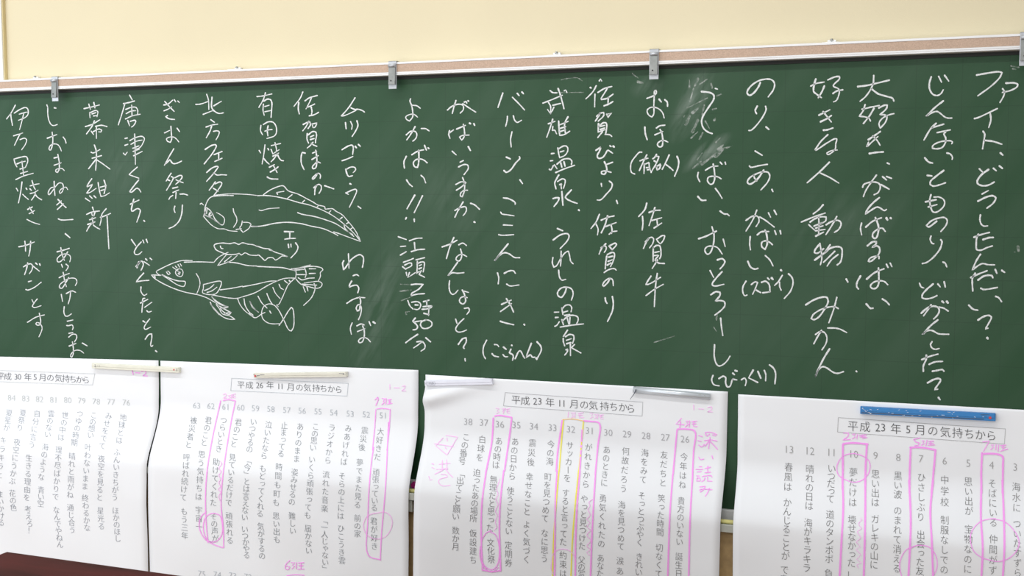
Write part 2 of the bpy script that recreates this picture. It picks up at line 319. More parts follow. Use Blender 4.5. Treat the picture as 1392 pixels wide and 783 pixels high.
# ---------------------------------------------------------------- chalk writing and drawings
CHALK = """# leftmost column of chalk handwriting, reading 伊万里焼き サガンとす
@ 0 120
145 160 110 225 63 290 / 100 240 108 295 118 350 / 135 235 190 200 240 182 262 195 265 245 240 275 175 303 / 182 245 225 232 258 225 / 225 238 210 300 185 392
128 450 215 423 / 190 432 165 480 137 540 / 190 485 235 472 252 490 240 530 205 582
@ 0 220
132 -24 145 20 160 48 / 132 -26 200 -45 250 -48 263 -15 255 20 240 52 / 160 20 200 3 238 -5 / 190 68 235 55 / 208 -5 215 60 225 130 / 195 110 262 90 / 150 168 220 135 315 108
155 250 170 278 / 208 190 195 290 175 388 / 215 308 240 332 268 355 / 303 178 322 240 335 262 / 285 228 330 215 370 207 / 248 250 255 262 / 283 255 298 270 / 285 300 325 290 360 268 / 335 298 320 330 298 362 / 330 300 350 330 395 360
262 450 305 428 / 280 430 315 490 / 275 490 300 478 328 460 / 255 545 310 572 375 592
@ 0 320
178 108 240 95 325 62 / 235 55 240 100 242 150 / 290 55 285 130 272 195
222 298 260 275 295 270 308 290 300 330 278 362 / 262 260 250 320 232 372 / 312 290 340 312 372 338 / 338 262 352 275 / 375 270 380 285
270 438 298 430 / 245 512 262 517 320 495 390 443
302 608 318 640 / 352 602 318 645 305 672 325 683 388 665
@ 0 395
260 300 340 252 420 230 / 372 215 385 290 380 320 355 328 338 315 350 302 378 312 398 350 390 390 368 438
# second column of chalk handwriting from the left, reading しおまねき、ありあけしらうお
@ 0 120
443 157 452 180 / 452 180 452 240 465 310 490 348 515 352 543 342 / 515 185 530 188
448 472 538 438 / 493 415 500 480 495 540 480 585 465 580 470 550 500 528 540 530 565 555 580 592 / 598 462 618 490 625 520
512 660 548 650 / 512 728 580 705 / 547 625 560 700 562 780 558 768 545 798 528 788 530 771 565 758 590 761 608 778
@ 0 220
512 185 515 250 520 318 / 510 238 478 250 455 300 465 312 490 285 530 228 560 200 590 205 600 240 590 280 570 300 562 285 575 262 600 245 625 240 640 262
537 408 580 370 / 548 355 585 395 625 433 / 543 450 600 398 / 552 540 580 550 690 545
618 680 662 718
@ 0 320
540 155 600 140 655 122 / 575 115 588 180 610 238 / 640 155 620 190 575 245 548 250 540 225 570 190 620 175 660 190 668 215 660 250
582 275 592 302 / 625 272 645 290 640 310 625 332
560 400 600 380 655 360 / 598 350 610 420 628 485 / 650 398 620 450 585 500 562 495 565 470 610 430 665 405 715 410 728 440 712 475
580 558 592 625 / 628 550 680 525 715 538 / 668 525 662 590 645 648
608 675 605 730 620 762 645 762 675 742
@ 0 395
637 290 690 278 / 630 330 650 332 680 325 692 345 685 372
652 405 690 397 / 650 440 690 412 722 420 725 450 705 485
655 525 718 500 / 685 485 695 560 690 610 678 632 668 620 680 590 715 565 760 568 792 592 / 780 497 825 523
# third column of chalk handwriting from the left, reading 幕末維新
@ 0 120
795 193 870 176 940 158 / 840 150 855 200 / 888 135 898 185 / 848 228 852 280 / 850 232 905 210 925 220 918 268 / 872 242 908 230 / 885 262 915 258 / 808 362 870 342 945 298 / 893 308 870 360 818 432 / 905 360 960 350 1012 362 / 862 405 885 438 / 880 412 935 385 962 395 955 412 935 412 / 912 370 912 475
862 605 880 612 945 580 / 872 662 960 637 / 893 537 910 590 910 700 905 775 / 905 675 870 720 838 762 / 920 680 980 720 1040 765
@ 0 220
868 160 835 208 820 238 878 212 850 255 818 298 850 290 910 250 / 808 345 852 375 / 848 322 872 345 / 890 322 908 340 / 928 195 940 270 955 328 990 320 1035 293 / 985 175 1000 230 985 300 / 948 240 1005 225 / 955 272 1000 258
875 428 885 460 / 820 497 870 475 942 465 / 868 490 875 512 / 898 478 888 512 / 848 548 905 528 / 830 592 900 568 / 872 530 882 590 / 870 580 845 610 820 655 / 885 600 915 622 945 637 / 1005 443 965 495 955 560 945 600 / 950 525 1000 508 1045 488 / 1012 500 1020 640 1030 824
# fourth column of chalk handwriting from the left, reading 唐津くんち．どがくしたと？
@ 150 120
182 65 208 110 / 125 145 175 135 228 120 / 138 145 110 240 75 347 / 145 200 200 180 240 180 258 205 258 245 / 150 240 198 215 240 212 / 143 290 205 262 283 245 / 202 160 205 265 / 165 305 182 355 / 190 312 235 303 240 315 222 350 200 367
140 475 160 470 / 138 540 165 530 / 125 615 140 632 160 605 / 185 495 230 470 300 455 322 475 310 515 280 560 235 578 / 195 530 250 500 300 490 / 212 568 270 545 / 215 598 275 575 / 220 638 302 597 / 230 432 235 600 237 720
@ 150 220
255 50 200 98 178 122 215 135 270 155
268 172 225 225 182 282 200 287 250 250 270 258 288 285
190 400 230 380 270 362 / 222 352 210 400 200 460 210 467 255 442 282 455 275 500 250 570
318 555 324 563
@ 150 320
200 40 240 98 / 292 62 250 110 228 155 235 178 265 180 298 155 / 308 45 318 72 / 340 38 352 68
243 293 280 250 300 245 312 270 305 300 290 330 / 285 245 262 280 252 310 / 270 250 248 300 / 318 248 370 283 / 335 222 348 235 / 375 215 393 230
315 357 275 400 245 440 300 430 365 425
290 487 290 530 310 562 322 568 345 555
285 640 355 605 / 325 595 308 600 305 650 298 728 / 325 680 393 632 / 345 712 360 725 388 718
@ 150 395
310 288 328 300 / 372 268 340 310 320 350 330 367 382 345
330 460 365 415 392 410 392 450 382 520 392 528 402 518 / 428 570 442 580
# column of chalk handwriting above the left fish's head, reading ぎおん祭り
@ 150 120
505 158 545 150 590 112 / 515 125 560 175 605 220 / 508 213 545 198 580 175 / 605 108 618 128 / 638 120 653 135 / 540 258 522 270 560 290 608 295
513 422 562 398 / 573 360 578 440 580 480 568 512 540 500 532 478 560 462 600 462 625 480 648 507 / 632 378 655 410
600 573 560 640 512 728 / 525 712 565 675 590 710 620 712 675 688
@ 150 220
575 108 550 145 528 182 / 578 140 595 150 570 205 532 268 / 545 170 562 178 / 610 150 665 128 680 140 655 180 618 213 / 622 170 655 185 690 198 / 590 250 638 238 / 592 290 648 265 / 622 290 618 348 / 590 318 565 335 553 357 / 660 305 700 305 732 315
610 420 603 450 612 478 / 682 410 675 490 650 560 600 610 555 630
# column of chalk handwriting touching the mudskipper drawing's head, reading 北方フェスタ
@ 150 120
810 152 850 150 925 125 / 912 58 928 110 932 200 / 878 247 965 213 / 962 85 960 185 990 220 1030 238 1070 232 / 980 165 1050 123
950 297 985 322 / 905 367 960 348 1015 340 / 960 350 945 400 908 468 / 975 408 1010 402 1030 412 1025 440 1000 487
898 578 960 540 995 535 1003 545 970 610 888 715
982 628 1057 598 / 1025 620 1025 680 / 988 692 1057 662
@ 150 220
912 100 960 60 1010 42 1022 48 985 100 910 185 / 978 105 1010 125 1050 122 1100 125
993 190 965 230 935 268 / 993 208 1040 190 1055 205 1020 265 970 330 / 975 250 1020 278
# column of chalk handwriting above the mudskipper drawing's fin, reading 有田焼き
@ 330 110
135 148 190 142 275 123 / 215 112 195 175 152 250 / 195 220 192 280 203 325 / 200 190 235 172 262 178 275 205 272 280 268 345 / 210 242 250 230 / 208 292 265 280
172 420 168 470 188 510 / 195 412 240 388 285 390 315 430 318 490 300 520 228 545 / 240 425 232 470 238 520 / 210 475 245 463 278 460
155 658 170 682 / 210 605 200 690 183 786 / 200 735 225 765 250 787 / 238 640 245 652 / 305 585 318 640 320 670 / 270 612 358 592 / 268 648 285 690 345 650 / 285 712 340 682 / 325 690 300 730 268 765 / 330 700 345 730 365 752 385 755
@ 330 205
252 155 300 130 / 290 140 325 205 / 262 200 300 178 335 152 / 232 248 260 263 332 268
# column of chalk handwriting right of 有田焼き, reading 佐賀ほのか
@ 330 110
568 105 545 160 485 240 / 530 205 525 260 535 312 / 590 188 630 160 705 138 / 650 160 625 215 598 265 / 608 250 640 238 680 218 / 648 250 655 290 650 318 / 630 330 670 322 718 298
572 412 605 395 635 388 640 415 618 450 / 625 382 600 430 568 472 / 655 405 665 440 / 655 408 705 397 680 440 662 440 / 610 498 608 550 622 588 / 620 510 660 480 690 485 698 510 690 560 688 585 / 640 530 672 515 / 640 555 675 545 / 665 580 640 610 610 635 / 650 590 668 605 700 618
@ 330 205
590 22 562 15 552 60 555 120 580 178 / 660 22 700 5 / 655 82 715 45 / 690 -5 700 60 700 120 690 160 668 172 658 155 680 125 705 105 735 115
705 215 690 245 665 270 658 262 680 235 715 212 735 230 732 262
672 350 700 325 720 318 740 330 742 365 722 402 / 700 325 685 360 680 415 / 775 330 810 342 860 360
# column of chalk handwriting beside the mudskipper drawing's tail, reading ムツゴロ・ウ、
@ 330 110
1062 160 1000 255 930 335 970 325 1070 280 / 1025 255 1060 270 1090 268 1130 280 1152 295
972 395 978 452 / 1020 385 1035 420 1030 458 / 1080 378 1090 420 1070 470 1035 525
940 650 1000 615 1035 608 1045 625 1040 695 / 940 755 990 738 1042 715 / 1065 620 1075 632 / 1095 602 1112 618
@ 330 205
975 175 985 215 1002 242 1038 235 / 980 175 1020 155 1055 155 1068 170 1062 190 1045 205
1015 312 1025 316
975 398 1000 412 / 985 395 1040 370 1070 365 1078 380 1050 450 1008 535 / 1090 525 1118 545
# short column of chalk handwriting right of the big fish's tail, reading わらすぼ
@ 330 300
1000 312 1003 380 1005 450 / 955 380 945 400 955 465 975 440 1020 375 1070 335 1110 322 1140 345 1140 400 1132 442
1045 520 1075 510 1097 522 / 1030 572 1010 610 1010 628 1040 615 1080 612 1098 640 1088 682
@ 330 380
985 225 1040 190 1100 170 1155 172 / 1105 165 1115 200 1110 250 1100 290 1085 298 1073 270 1090 240 1110 240 1122 270 1115 330 1095 380
1035 410 1018 460 1028 520 / 1080 438 1120 420 1150 430 / 1085 492 1155 465 / 1135 440 1150 490 1148 545 1130 590 1105 597 1095 580 1120 555 1155 550 1180 560 1208 590 / 1195 398 1210 435 / 1235 402 1252 413
# two small chalk characters エツ between the fish drawings
@ 330 300
395 103 482 105 / 445 110 445 165 / 398 175 450 168 500 167
430 222 435 255 / 455 222 458 250 / 500 210 522 245 510 290 455 352
# column of chalk handwriting reading よかばい!! 江頭2時50分
@ 530 100
195 240 190 260 205 300 215 350 215 410 185 450 155 430 150 410 180 390 225 385 262 412 / 212 300 255 305 288 328
155 580 200 545 245 552 255 585 240 620 215 640 / 238 502 200 570 160 627 / 298 520 340 522 372 543
@ 530 200
155 88 133 140 138 198 / 208 72 265 38 320 25 / 272 30 275 90 270 160 262 192 235 185 222 150 245 120 290 112 325 125 352 148 / 328 -16 346 28 / 362 8 370 14
158 310 185 350 212 372 / 295 268 320 290 338 338
235 455 162 583 / 155 668 150 682 / 308 460 275 530 230 620 / 230 682 232 706
@ 530 300
80 152 155 178 / 102 245 150 240 / 100 325 155 293 / 185 190 250 168 305 165 / 232 208 238 275 / 203 293 260 275 330 270
130 393 180 375 222 357 / 120 435 150 460 / 140 420 185 400 205 402 205 425 150 455 / 155 490 160 520 / 185 492 170 538 240 492 / 248 370 328 350 / 260 385 258 450 255 500 / 262 405 300 390 325 395 325 430 315 485 / 280 425 300 415 / 275 455 300 445 / 262 490 300 470 275 510 300 520 328 535
203 605 250 600 315 603 270 650 205 690 203 708 260 695 328 690
@ 530 390
170 130 190 180 220 210 / 205 145 260 140 290 160 285 195 260 215 232 210 / 240 170 268 172 / 318 140 370 125 / 348 130 350 180 / 315 187 385 180 400 182 / 305 212 350 208 390 195 400 182 / 370 195 365 270 / 322 250 370 262
240 295 215 325 250 355 262 380 250 400 218 407 / 235 330 300 320
340 312 300 330 290 360 310 390 360 390 395 365 395 335 365 315 340 312
262 450 200 490 150 528 / 340 482 385 520 / 255 520 300 515 330 545 330 580 295 607 / 300 522 265 550 225 577
# column of chalk handwriting reading がばいうまか．なんしょっと？
@ 530 100
545 345 590 308 650 290 690 300 695 340 665 375 / 625 255 605 320 590 378 / 690 285 750 325 812 365 / 705 270 720 265 728 280 / 740 258 745 262
565 540 557 575 568 612 / 565 560 602 533 / 632 525 715 490 / 695 480 705 540 705 590 682 632 658 600 690 585 748 582 / 755 470 762 474 / 795 475 802 490
590 735 628 770 / 742 692 762 728
@ 530 200
665 142 695 127 / 650 187 700 165 735 170 742 200 702 260
625 353 670 330 710 328 / 630 407 680 375 720 335 / 688 288 705 340 705 410 685 470 668 462 670 435 700 410 735 408
615 600 660 575 715 565 725 590 715 620 692 648 / 692 520 650 590 615 663 / 765 532 800 545 848 588 / 798 708 806 712
@ 530 300
495 248 560 225 635 185 / 605 160 570 240 535 358 / 652 228 690 212 725 235 / 668 268 680 320 670 365 650 382 625 365 640 335 680 318 728 340
640 395 550 522 590 493 640 497 700 492
565 568 560 620 568 670 590 697 615 690 645 657
@ 530 390
685 30 705 70 715 110 715 140 690 162 660 140 665 110 695 92 732 102 / 700 40 745 52
705 203 745 197 752 225 728 260
622 305 635 345 / 700 300 650 350 622 400 640 425 680 425 727 407
648 543 690 490 722 482 722 520 695 575 705 583 / 710 680 714 702
# column of chalk handwriting ending in brackets, reading バルーン、ここんにき．(ここらへん)
@ 530 100
1068 185 1050 240 1023 320 / 1160 225 1220 285 1275 345 / 1205 187 1222 208 / 1250 175 1263 190
1112 405 1108 450 1095 500 / 1168 400 1180 440 1205 462 1245 442
1155 552 1142 620 1148 695
@ 530 200
1103 95 1140 112 / 1080 222 1100 238 1140 218 1190 150 1230 105 1225 90 / 1230 310 1255 345
1075 480 1130 490 1185 525 1185 542 / 1048 615 1060 632 1110 640 1175 650
@ 530 300
1075 40 1160 45 / 1030 132 1060 138 1172 132
1118 220 1060 290 990 380 1040 325 1090 303 1130 315 1180 348 1228 350
1018 495 1030 540 1025 597 / 1082 498 1130 475 1170 475 1187 497 / 1105 600 1135 617 1222 608
@ 530 390
1058 165 1148 125 / 1103 112 1140 170 1170 238 / 1047 232 1100 195 1150 158 / 1045 325 1090 340 1172 358 / 1270 355 1275 360
915 505 885 570 885 640 905 680
990 545 1015 548 1030 565 / 967 632 985 652 1027 662
1075 570 1100 590 / 1070 640 1090 660 1115 660
1145 590 1130 625 1160 640 1168 660 1160 695 / 1153 553 1157 556
1185 680 1220 610 1235 605 1260 650 1275 675
1338 535 1285 670 1330 640 1350 665 1370 665 / 1385 675 1390 685
@ 730 390
0 520 35 560 40 600 0 680
# column of chalk handwriting reading 武雄温泉．うれしの温泉
@ 730 100
125 162 150 180 190 182 / 55 280 120 255 240 205 / 200 142 220 200 245 290 255 332 / 110 275 128 310 128 380 / 150 300 225 282 / 160 318 128 380 100 340 / 258 162 270 155 283 178
108 475 170 452 / 148 432 125 510 92 602 / 150 500 145 540 165 535 185 570 / 205 450 208 520 215 585 255 578 310 545 / 215 485 295 452 / 215 520 270 503 / 215 550 270 532 / 293 410 262 470 268 560
@ 730 200
137 62 163 58 / 127 130 150 127 / 118 210 130 215 155 175 / 197 8 205 60 215 100 / 205 15 250 -10 280 -8 292 15 285 50 260 80 222 97 / 222 45 255 35 / 165 168 190 205 / 190 160 250 115 310 112 330 135 325 165 / 225 150 235 190 / 255 140 265 180 / 178 240 260 205 355 172
205 265 185 300 168 340 180 395 / 195 325 240 300 265 310 265 340 250 390 / 215 355 235 345 228 365 232 395 / 235 420 245 550 / 152 487 185 478 210 480 200 510 160 562 / 325 405 270 470 275 485 330 515 380 532 / 395 595 400 600
@ 730 300
195 75 243 95 / 152 183 220 135 285 122 303 140 290 185 220 263
228 288 228 360 222 430 / 150 350 145 400 160 440 185 425 230 350 270 300 298 288 310 340 320 385 342 408
205 468 212 530 235 562 272 555
278 635 265 680 230 725 200 710 195 680 225 640 275 628 325 645 342 690 325 752
@ 730 390
165 240 207 238 / 175 290 200 288 / 170 373 190 360 210 330 / 235 200 245 260 / 240 205 270 175 310 172 328 195 322 235 / 250 240 290 228 / 262 270 310 262 / 235 310 250 358 / 238 325 290 280 340 268 385 285 388 320 375 348 / 285 290 300 352 / 312 288 308 350 / 220 380 330 362 440 350
288 410 265 445 248 470 / 248 490 250 520 262 558 / 270 470 310 450 345 460 348 500 335 535 / 280 505 325 490 / 280 538 320 525 / 315 540 317 650 / 275 595 292 590 285 615 262 645 / 355 545 325 575 370 600 415 625
# column of chalk handwriting reading 佐賀びより、佐賀のり
@ 730 100
590 68 600 52 612 70 / 505 132 511 136
560 115 530 170 462 240 / 548 195 545 315 / 577 178 640 140 708 122 / 668 135 635 190 605 235 / 610 245 660 235 720 195 / 675 225 672 280 / 635 305 680 288 718 265
565 405 600 375 630 368 632 395 580 450 / 598 372 575 415 552 450 / 660 385 670 415 705 372 665 385 / 582 475 578 555 / 585 500 630 465 655 470 660 500 650 570 / 600 500 640 490 / 600 530 640 515 / 590 550 645 530 / 620 550 575 605 / 645 575 690 580 708 595
@ 730 200
558 30 605 -2 590 40 570 80 580 105 620 98 650 60 668 30 690 40 715 58 / 690 -13 700 -6 / 722 -8 730 -1
638 140 655 180 660 215 640 255 612 250 612 232 645 225 700 238 / 655 165 715 143
608 345 612 372 / 685 322 710 345 705 385 660 440 600 500 570 500 / 752 505 762 533
@ 730 300
590 -60 560 10 510 75 / 555 25 578 80 572 135 / 608 -5 680 -35 730 -45 / 668 -45 640 50 608 115 / 650 55 748 18 / 700 40 710 85 705 120 / 682 128 715 105 758 98
605 255 640 240 655 250 650 280 635 300 / 650 218 610 265 588 315 / 683 240 710 275 / 690 235 740 213 752 225 712 275 / 660 335 650 400 645 455 / 665 320 715 300 732 310 725 370 695 435 / 680 345 715 335 / 672 385 712 370 / 665 420 698 400 / 635 490 665 470 705 455 735 455 750 468
690 550 665 590 630 622 622 605 650 565 690 545 715 560 722 615
@ 730 390
645 105 650 135 662 155 / 713 92 722 150 715 220 695 270 667 328
# column of chalk handwriting under the third rail hook, reading おほ(有名人) 佐賀牛
@ 730 100
1040 235 1110 205 1130 180 1125 158 1112 165 1110 200 1105 300 1105 380 1088 412 1055 390 1042 350 1065 325 1110 318 1160 340 1190 375 1203 420 / 1155 243 1175 268 / 1210 248 1232 270 1235 310
1020 508 1025 570 1042 625 / 1130 515 1160 495 1210 488 / 1115 580 1190 548 / 1165 530 1180 560 1190 640 1180 690 1150 690 1140 665 1165 640 1200 632 1238 648
@ 730 200
990 48 970 48 930 90 895 140 885 190 895 240 925 255
975 130 1010 115 1050 105 / 1038 75 1010 130 968 222 / 1015 160 1012 250 / 1015 165 1060 145 1062 180 1080 240 / 1035 195 1062 190 / 1045 215 1068 210
1130 70 1110 100 1095 110 / 1125 85 1155 90 1130 150 1078 240 / 1110 130 1125 140 / 1130 180 1135 215 / 1130 185 1170 160 1160 200 1140 215
1250 75 1225 130 1185 210 / 1220 165 1260 195 1287 220
1325 88 1340 130 1335 190 1302 275
1038 532 1020 590 962 657 / 998 655 1002 720 995 785 / 1060 618 1110 600 1165 597 / 1115 572 1095 640 1060 742 / 1085 695 1180 668 / 1135 690 1140 740 / 1108 765 1180 718
@ 730 300
1025 200 1060 165 1090 158 1103 175 1095 215 1065 257 / 1055 170 1030 210 1008 262 / 1130 175 1150 205 1170 220 / 1140 170 1190 140 1210 145 1195 185 1170 218 / 1100 250 1098 385 / 1100 255 1130 235 1160 238 1172 280 1170 340 1160 360 / 1115 300 1155 292 / 1112 330 1145 325 / 1120 365 1150 330 / 1140 370 1120 405 1090 452 / 1120 375 1150 400 1205 405
1078 525 1045 575 1030 605 1060 600 1170 535 / 1032 708 1110 650 1195 602 / 1138 500 1128 560 1118 660 1110 813
# column of chalk handwriting below the erased smear, reading てばい、おっとろーし(びっくり)
@ 920 90
365 210 385 217 / 235 240 320 252 350 275 350 310 300 390 245 480 235 530 255 590 300 625 335 637
@ 920 190
203 310 197 350 218 397 / 272 288 330 255 390 248 / 345 230 355 290 358 370 340 415 315 420 290 385 300 355 340 345 390 352 420 370 / 412 213 428 232 / 457 212 463 232
200 537 235 572 275 572 / 365 460 395 500 428 553 / 410 675 450 702 478 703 495 718
@ 920 290
208 240 280 215 375 168 / 333 128 352 200 345 300 310 380 285 385 265 345 290 315 340 310 385 325 430 385 / 440 245 458 315
385 440 430 430 455 455 440 490 410 525
315 542 350 608 / 428 553 375 610 335 670 350 687 445 672
@ 920 360
322 283 370 255 410 260 408 290 365 342 410 338 450 350 455 385 420 430 360 475
415 505 422 580 435 668
@ 920 430
357 270 355 380 375 450 400 470 440 455 480 415 503 378
342 560 330 600 350 645 400 658
400 588 440 567 462 580 462 630 480 668 505 660 525 600 535 590 / 530 595 568 602 / 530 538 545 552 / 553 513 570 518
612 600 640 585 657 610 648 655
722 510 680 582 765 625
768 522 795 585 / 828 512 842 550 840 610
878 460 915 490 935 540 928 638
# column of chalk handwriting reading のり、こめ、がばい(スゴイ)
@ 920 90
790 155 770 200 720 260 685 275 665 250 690 200 760 145 840 122 900 130 925 165 915 220 865 290
762 378 742 420 755 450 / 840 380 845 410 800 500 705 605 680 608 / 845 575 870 597
@ 920 190
742 107 808 147 / 688 250 700 260 780 245 858 232
822 288 760 375 690 420 668 400 690 360 760 320 820 303 865 310 880 345 860 400 795 475 / 727 333 735 360 757 390 / 900 470 910 490
@ 920 290
655 67 700 35 740 22 770 35 778 75 750 125 / 757 -30 720 60 655 168 / 785 35 830 60 922 130 / 868 -4 888 37 / 922 -28 943 11
695 220 690 290 697 345 / 762 203 800 175 870 172 / 835 160 850 200 855 290 835 342 805 315 805 275 840 260 880 275 905 297 / 927 165 940 200 / 978 165 985 195
672 455 700 510 740 528 768 520 / 838 400 880 440 910 497 / 985 537 992 543
@ 920 360
655 155 625 210 628 270 645 292 665 285
705 187 740 162 765 165 745 220 718 278 / 745 235 770 250 793 262
803 165 840 155 870 180 880 215 880 258 / 815 265 885 255 / 860 125 875 140 / 898 125 910 138
998 100 960 160 925 195 / 972 165 975 210 988 240
1058 85 1090 120 1100 170 1075 250 1018 317
# column of chalk handwriting reading 好きな人 動物、みかん
@ 1080 90
155 188 200 165 280 150 / 202 120 185 180 182 240 210 265 255 297 / 282 188 260 240 225 297 / 315 130 380 102 425 95 425 120 375 170 368 190 410 210 425 235 410 300 395 325 370 337 / 365 257 400 235 457 223
232 463 335 412 / 272 430 348 527 / 247 525 300 500 348 468 / 275 605 310 602 363 585
315 648 250 711 195 791 205 793 300 731 385 686 400 691 390 736 387 780 350 820 315 836 305 821 350 799 405 793
@ 1080 190
330 213 230 310 120 407 / 245 315 330 355 420 410
@ 1080 290
270 -80 230 -35 178 5 / 65 82 180 35 292 -3 / 148 82 200 48 260 32 300 35 295 70 240 105 / 135 108 190 158 / 228 30 232 100 228 195 / 185 120 262 90 / 200 140 270 118 / 200 165 290 152 / 202 215 275 178 / 300 108 350 78 400 65 435 80 440 110 415 155 377 180 / 400 30 350 120 297 202
230 300 195 345 190 370 215 378 275 335 / 192 442 290 370 340 330 410 315 445 330 450 390 435 460 405 488 / 240 285 255 370 258 430 245 487 / 337 298 290 365 / 380 360 330 410 275 463 / 412 390 350 440 308 500 / 490 622 505 650
@ 1080 400
107 100 180 55 260 28 305 30 318 70 290 130 230 215 185 240 158 230 180 190 250 145 320 122 380 118 415 135 / 400 30 375 130 325 270
200 380 240 355 280 360 305 400 300 460 260 527 / 255 343 220 400 183 468 / 315 320 380 320 430 330 495 363
332 517 280 600 230 700 195 780 235 705 270 685 310 700 370 740 410 748 463 732 / 585 728 590 733
# column of chalk handwriting reading 大好き、がんばるばい
@ 1080 90
600 193 680 183 760 165 898 132 / 750 88 745 160 720 220 670 290 620 332 / 730 215 790 260 870 285 930 305 940 330
640 408 720 388 803 372 / 668 363 650 420 612 475 660 478 705 495 720 520 / 752 398 710 470 652 542 / 798 395 850 370 878 368 870 400 808 460 860 462 875 480 860 530 810 588 800 540 830 495 880 465 942 448
700 695 760 655 812 618 / 740 660 780 700 810 748 / 700 720 682 765 730 720 790 665 / 710 826 770 816 840 811
@ 1080 190
878 220 898 230 / 645 448 655 425 700 405 760 400 800 415 812 450 790 500 753 520 / 775 335 720 410 670 490 652 538 / 820 425 895 467 / 835 350 870 380 / 872 348 918 365
803 547 740 600 690 660 670 703 720 670 780 637 810 645 850 670 870 660
@ 1080 290
635 92 625 140 635 203 / 675 130 740 75 822 42 / 765 40 785 90 795 130 790 190 770 235 745 230 740 195 780 155 830 140 858 170 / 870 45 880 62 / 910 45 915 50
690 307 740 270 775 268 770 290 735 322 780 308 805 330 800 380 765 420 720 455 698 455 715 425 770 405 800 405 800 428
625 593 590 660 590 695 605 715 / 683 622 760 560 845 525 / 795 517 798 600 795 670 775 705 740 712 718 690 745 655 800 638 850 645 882 675 / 870 482 885 512 / 905 470 922 505
@ 1080 400
680 92 720 133 742 132 / 832 45 870 70 897 100
# second column of chalk handwriting from the right, reading じんないとものり、どがんした？
@ 1192 80
515 170 497 230 500 290 530 335 570 347 605 330 628 293 / 585 167 612 220 / 642 157 680 210
628 398 550 460 465 545 520 510 570 498 600 515 640 548 670 560 708 560
560 610 510 660 445 768 / 525 650 632 618 / 570 698 695 672 / 650 690 635 711 650 746 650 786 620 836 570 851 525 846 530 821 580 791 650 776 705 778 715 791 708 803
@ 1192 180
453 240 490 280 527 290 / 662 195 695 205 715 235 712 255
478 407 520 412 / 632 360 560 415 510 460 505 490 530 507 580 500 648 477
460 657 560 637 / 487 705 568 683 / 512 590 500 640 510 710 530 750 560 755 610 725 640 680 635 640 590 612 540 612
@ 1192 280
565 145 490 198 470 185 510 145 570 118 640 110 665 135 655 180 605 242
512 285 505 320 525 355 540 357 / 605 320 615 335 600 400 540 480 470 535 430 545 / 625 530 645 540 662 577
@ 1192 380
403 35 420 70 445 80 / 532 42 470 95 430 145 430 172 470 183 530 170 568 152 / 577 42 600 70 / 637 22 647 70
420 318 470 275 530 252 580 265 590 300 570 340 538 372 / 513 240 480 290 442 343 / 590 262 630 270 675 298 / 618 207 632 218 / 662 208 672 220
577 382 510 435 430 522 475 485 520 482 580 512 620 517 680 518
522 588 508 615 520 645 550 660 590 652
@ 1192 450
425 270 500 240 578 218 / 468 230 465 270 440 330 440 382 / 495 315 550 292 622 287 / 527 380 570 373 620 365 635 380
480 490 540 458 590 450 603 465 580 505 543 555 575 550 / 583 630 598 650
# rightmost column of chalk handwriting, reading ファイト、どうしたんだい？
@ 1192 80
945 153 1030 138 1150 122 1185 130 1160 180 1090 250 955 350
1222 230 1300 228 1332 242 1325 265 1270 297 1188 318 / 1190 283 1207 310 1200 350 1165 412
925 565 960 555 1140 470 / 1073 517 1078 580 1058 650
@ 1192 180
1005 -10 1020 15 1012 80 1000 155 / 1020 75 1100 85 1182 112 / 1170 195 1192 215
970 345 1003 378 / 1055 352 990 400 950 460 955 485 990 503 1050 500 1110 470 / 1103 340 1130 363 / 1160 318 1187 340
995 583 1055 550 / 957 650 1040 610 1100 600 1125 620 1100 670 1040 717
@ 1192 280
980 85 975 130 990 175 1015 190 1047 188
920 295 990 270 1065 250 / 960 268 945 300 940 360 945 412 985 418 1040 395 1093 378 / 1005 318 1060 300 1100 298
980 457 940 520 903 608 950 570 1000 545 1050 555 1115 557
890 677 960 645 1042 613 / 930 637 905 680 903 740 908 805 / 958 700 1010 665 1060 655 1090 662 1097 678 / 1120 600 1135 637 / 1183 610 1208 628 / 985 779 1010 790 1140 771
@ 1192 380
870 243 910 280 955 290 / 1125 160 1150 170 1180 210
957 383 1010 350 1060 340 1083 355 1060 410 1025 467 1050 460 / 1045 552 1050 560
! chalk line drawing of a mudskipper with a long back fin, topmost of the three fish
@ 150 220
895 495 893 450 912 385 940 342 985 320 1060 308 1165 303 1290 308 1392 318 / 985 325 1080 318 1165 320 / 880 515 920 560 960 600 1020 632 1080 635 1120 650 1200 658 / 905 430 888 500 880 515 / 905 430 940 455 965 490 990 540 1040 590 / 885 500 950 530 1000 560 1060 598 1075 580 1078 535 1050 505 1005 480 / 900 505 935 520 990 555 / 915 450 910 490 / 940 480 932 505 945 515 968 490 955 475 940 500 / 1162 443 1170 480 1195 530 1195 570 1165 620 / 1248 560 1240 600 1225 625 1255 668 1310 630 1332 590 1310 575 1245 572 / 1190 640 1240 632 / 1332 610 1392 610 / 850 400 862 392 880 408
@ 330 205
139 424 250 425 400 452 540 492 620 510 740 555 850 612 960 695 1050 778 1110 850 / 195 415 270 365 370 330 390 335 430 378 520 408 600 450 660 482 710 512 775 530 780 550 800 550 850 548 880 570 940 605 990 660 1040 720 1080 780 1095 820 / 520 585 560 600 680 622 790 655 880 690 980 755 1040 792 / 320 395 390 383 / 320 395 330 412 / 467 415 420 452 / 585 468 560 492 / 718 515 700 535 / 832 568 815 585 / 940 630 918 648 / 998 680 980 690 / 1038 728 1020 740 / 960 695 965 730 1050 810 / 155 560 175 565 240 548 345 540
@ 330 300
85 57 180 50 300 25 420 15 550 28 650 52 760 75 860 118 900 140 / 860 105 920 125 1000 155 1115 197 / 1095 150 1115 197
! chalk line drawing of a small wavy eel-like fish between the two larger fish
@ 150 320
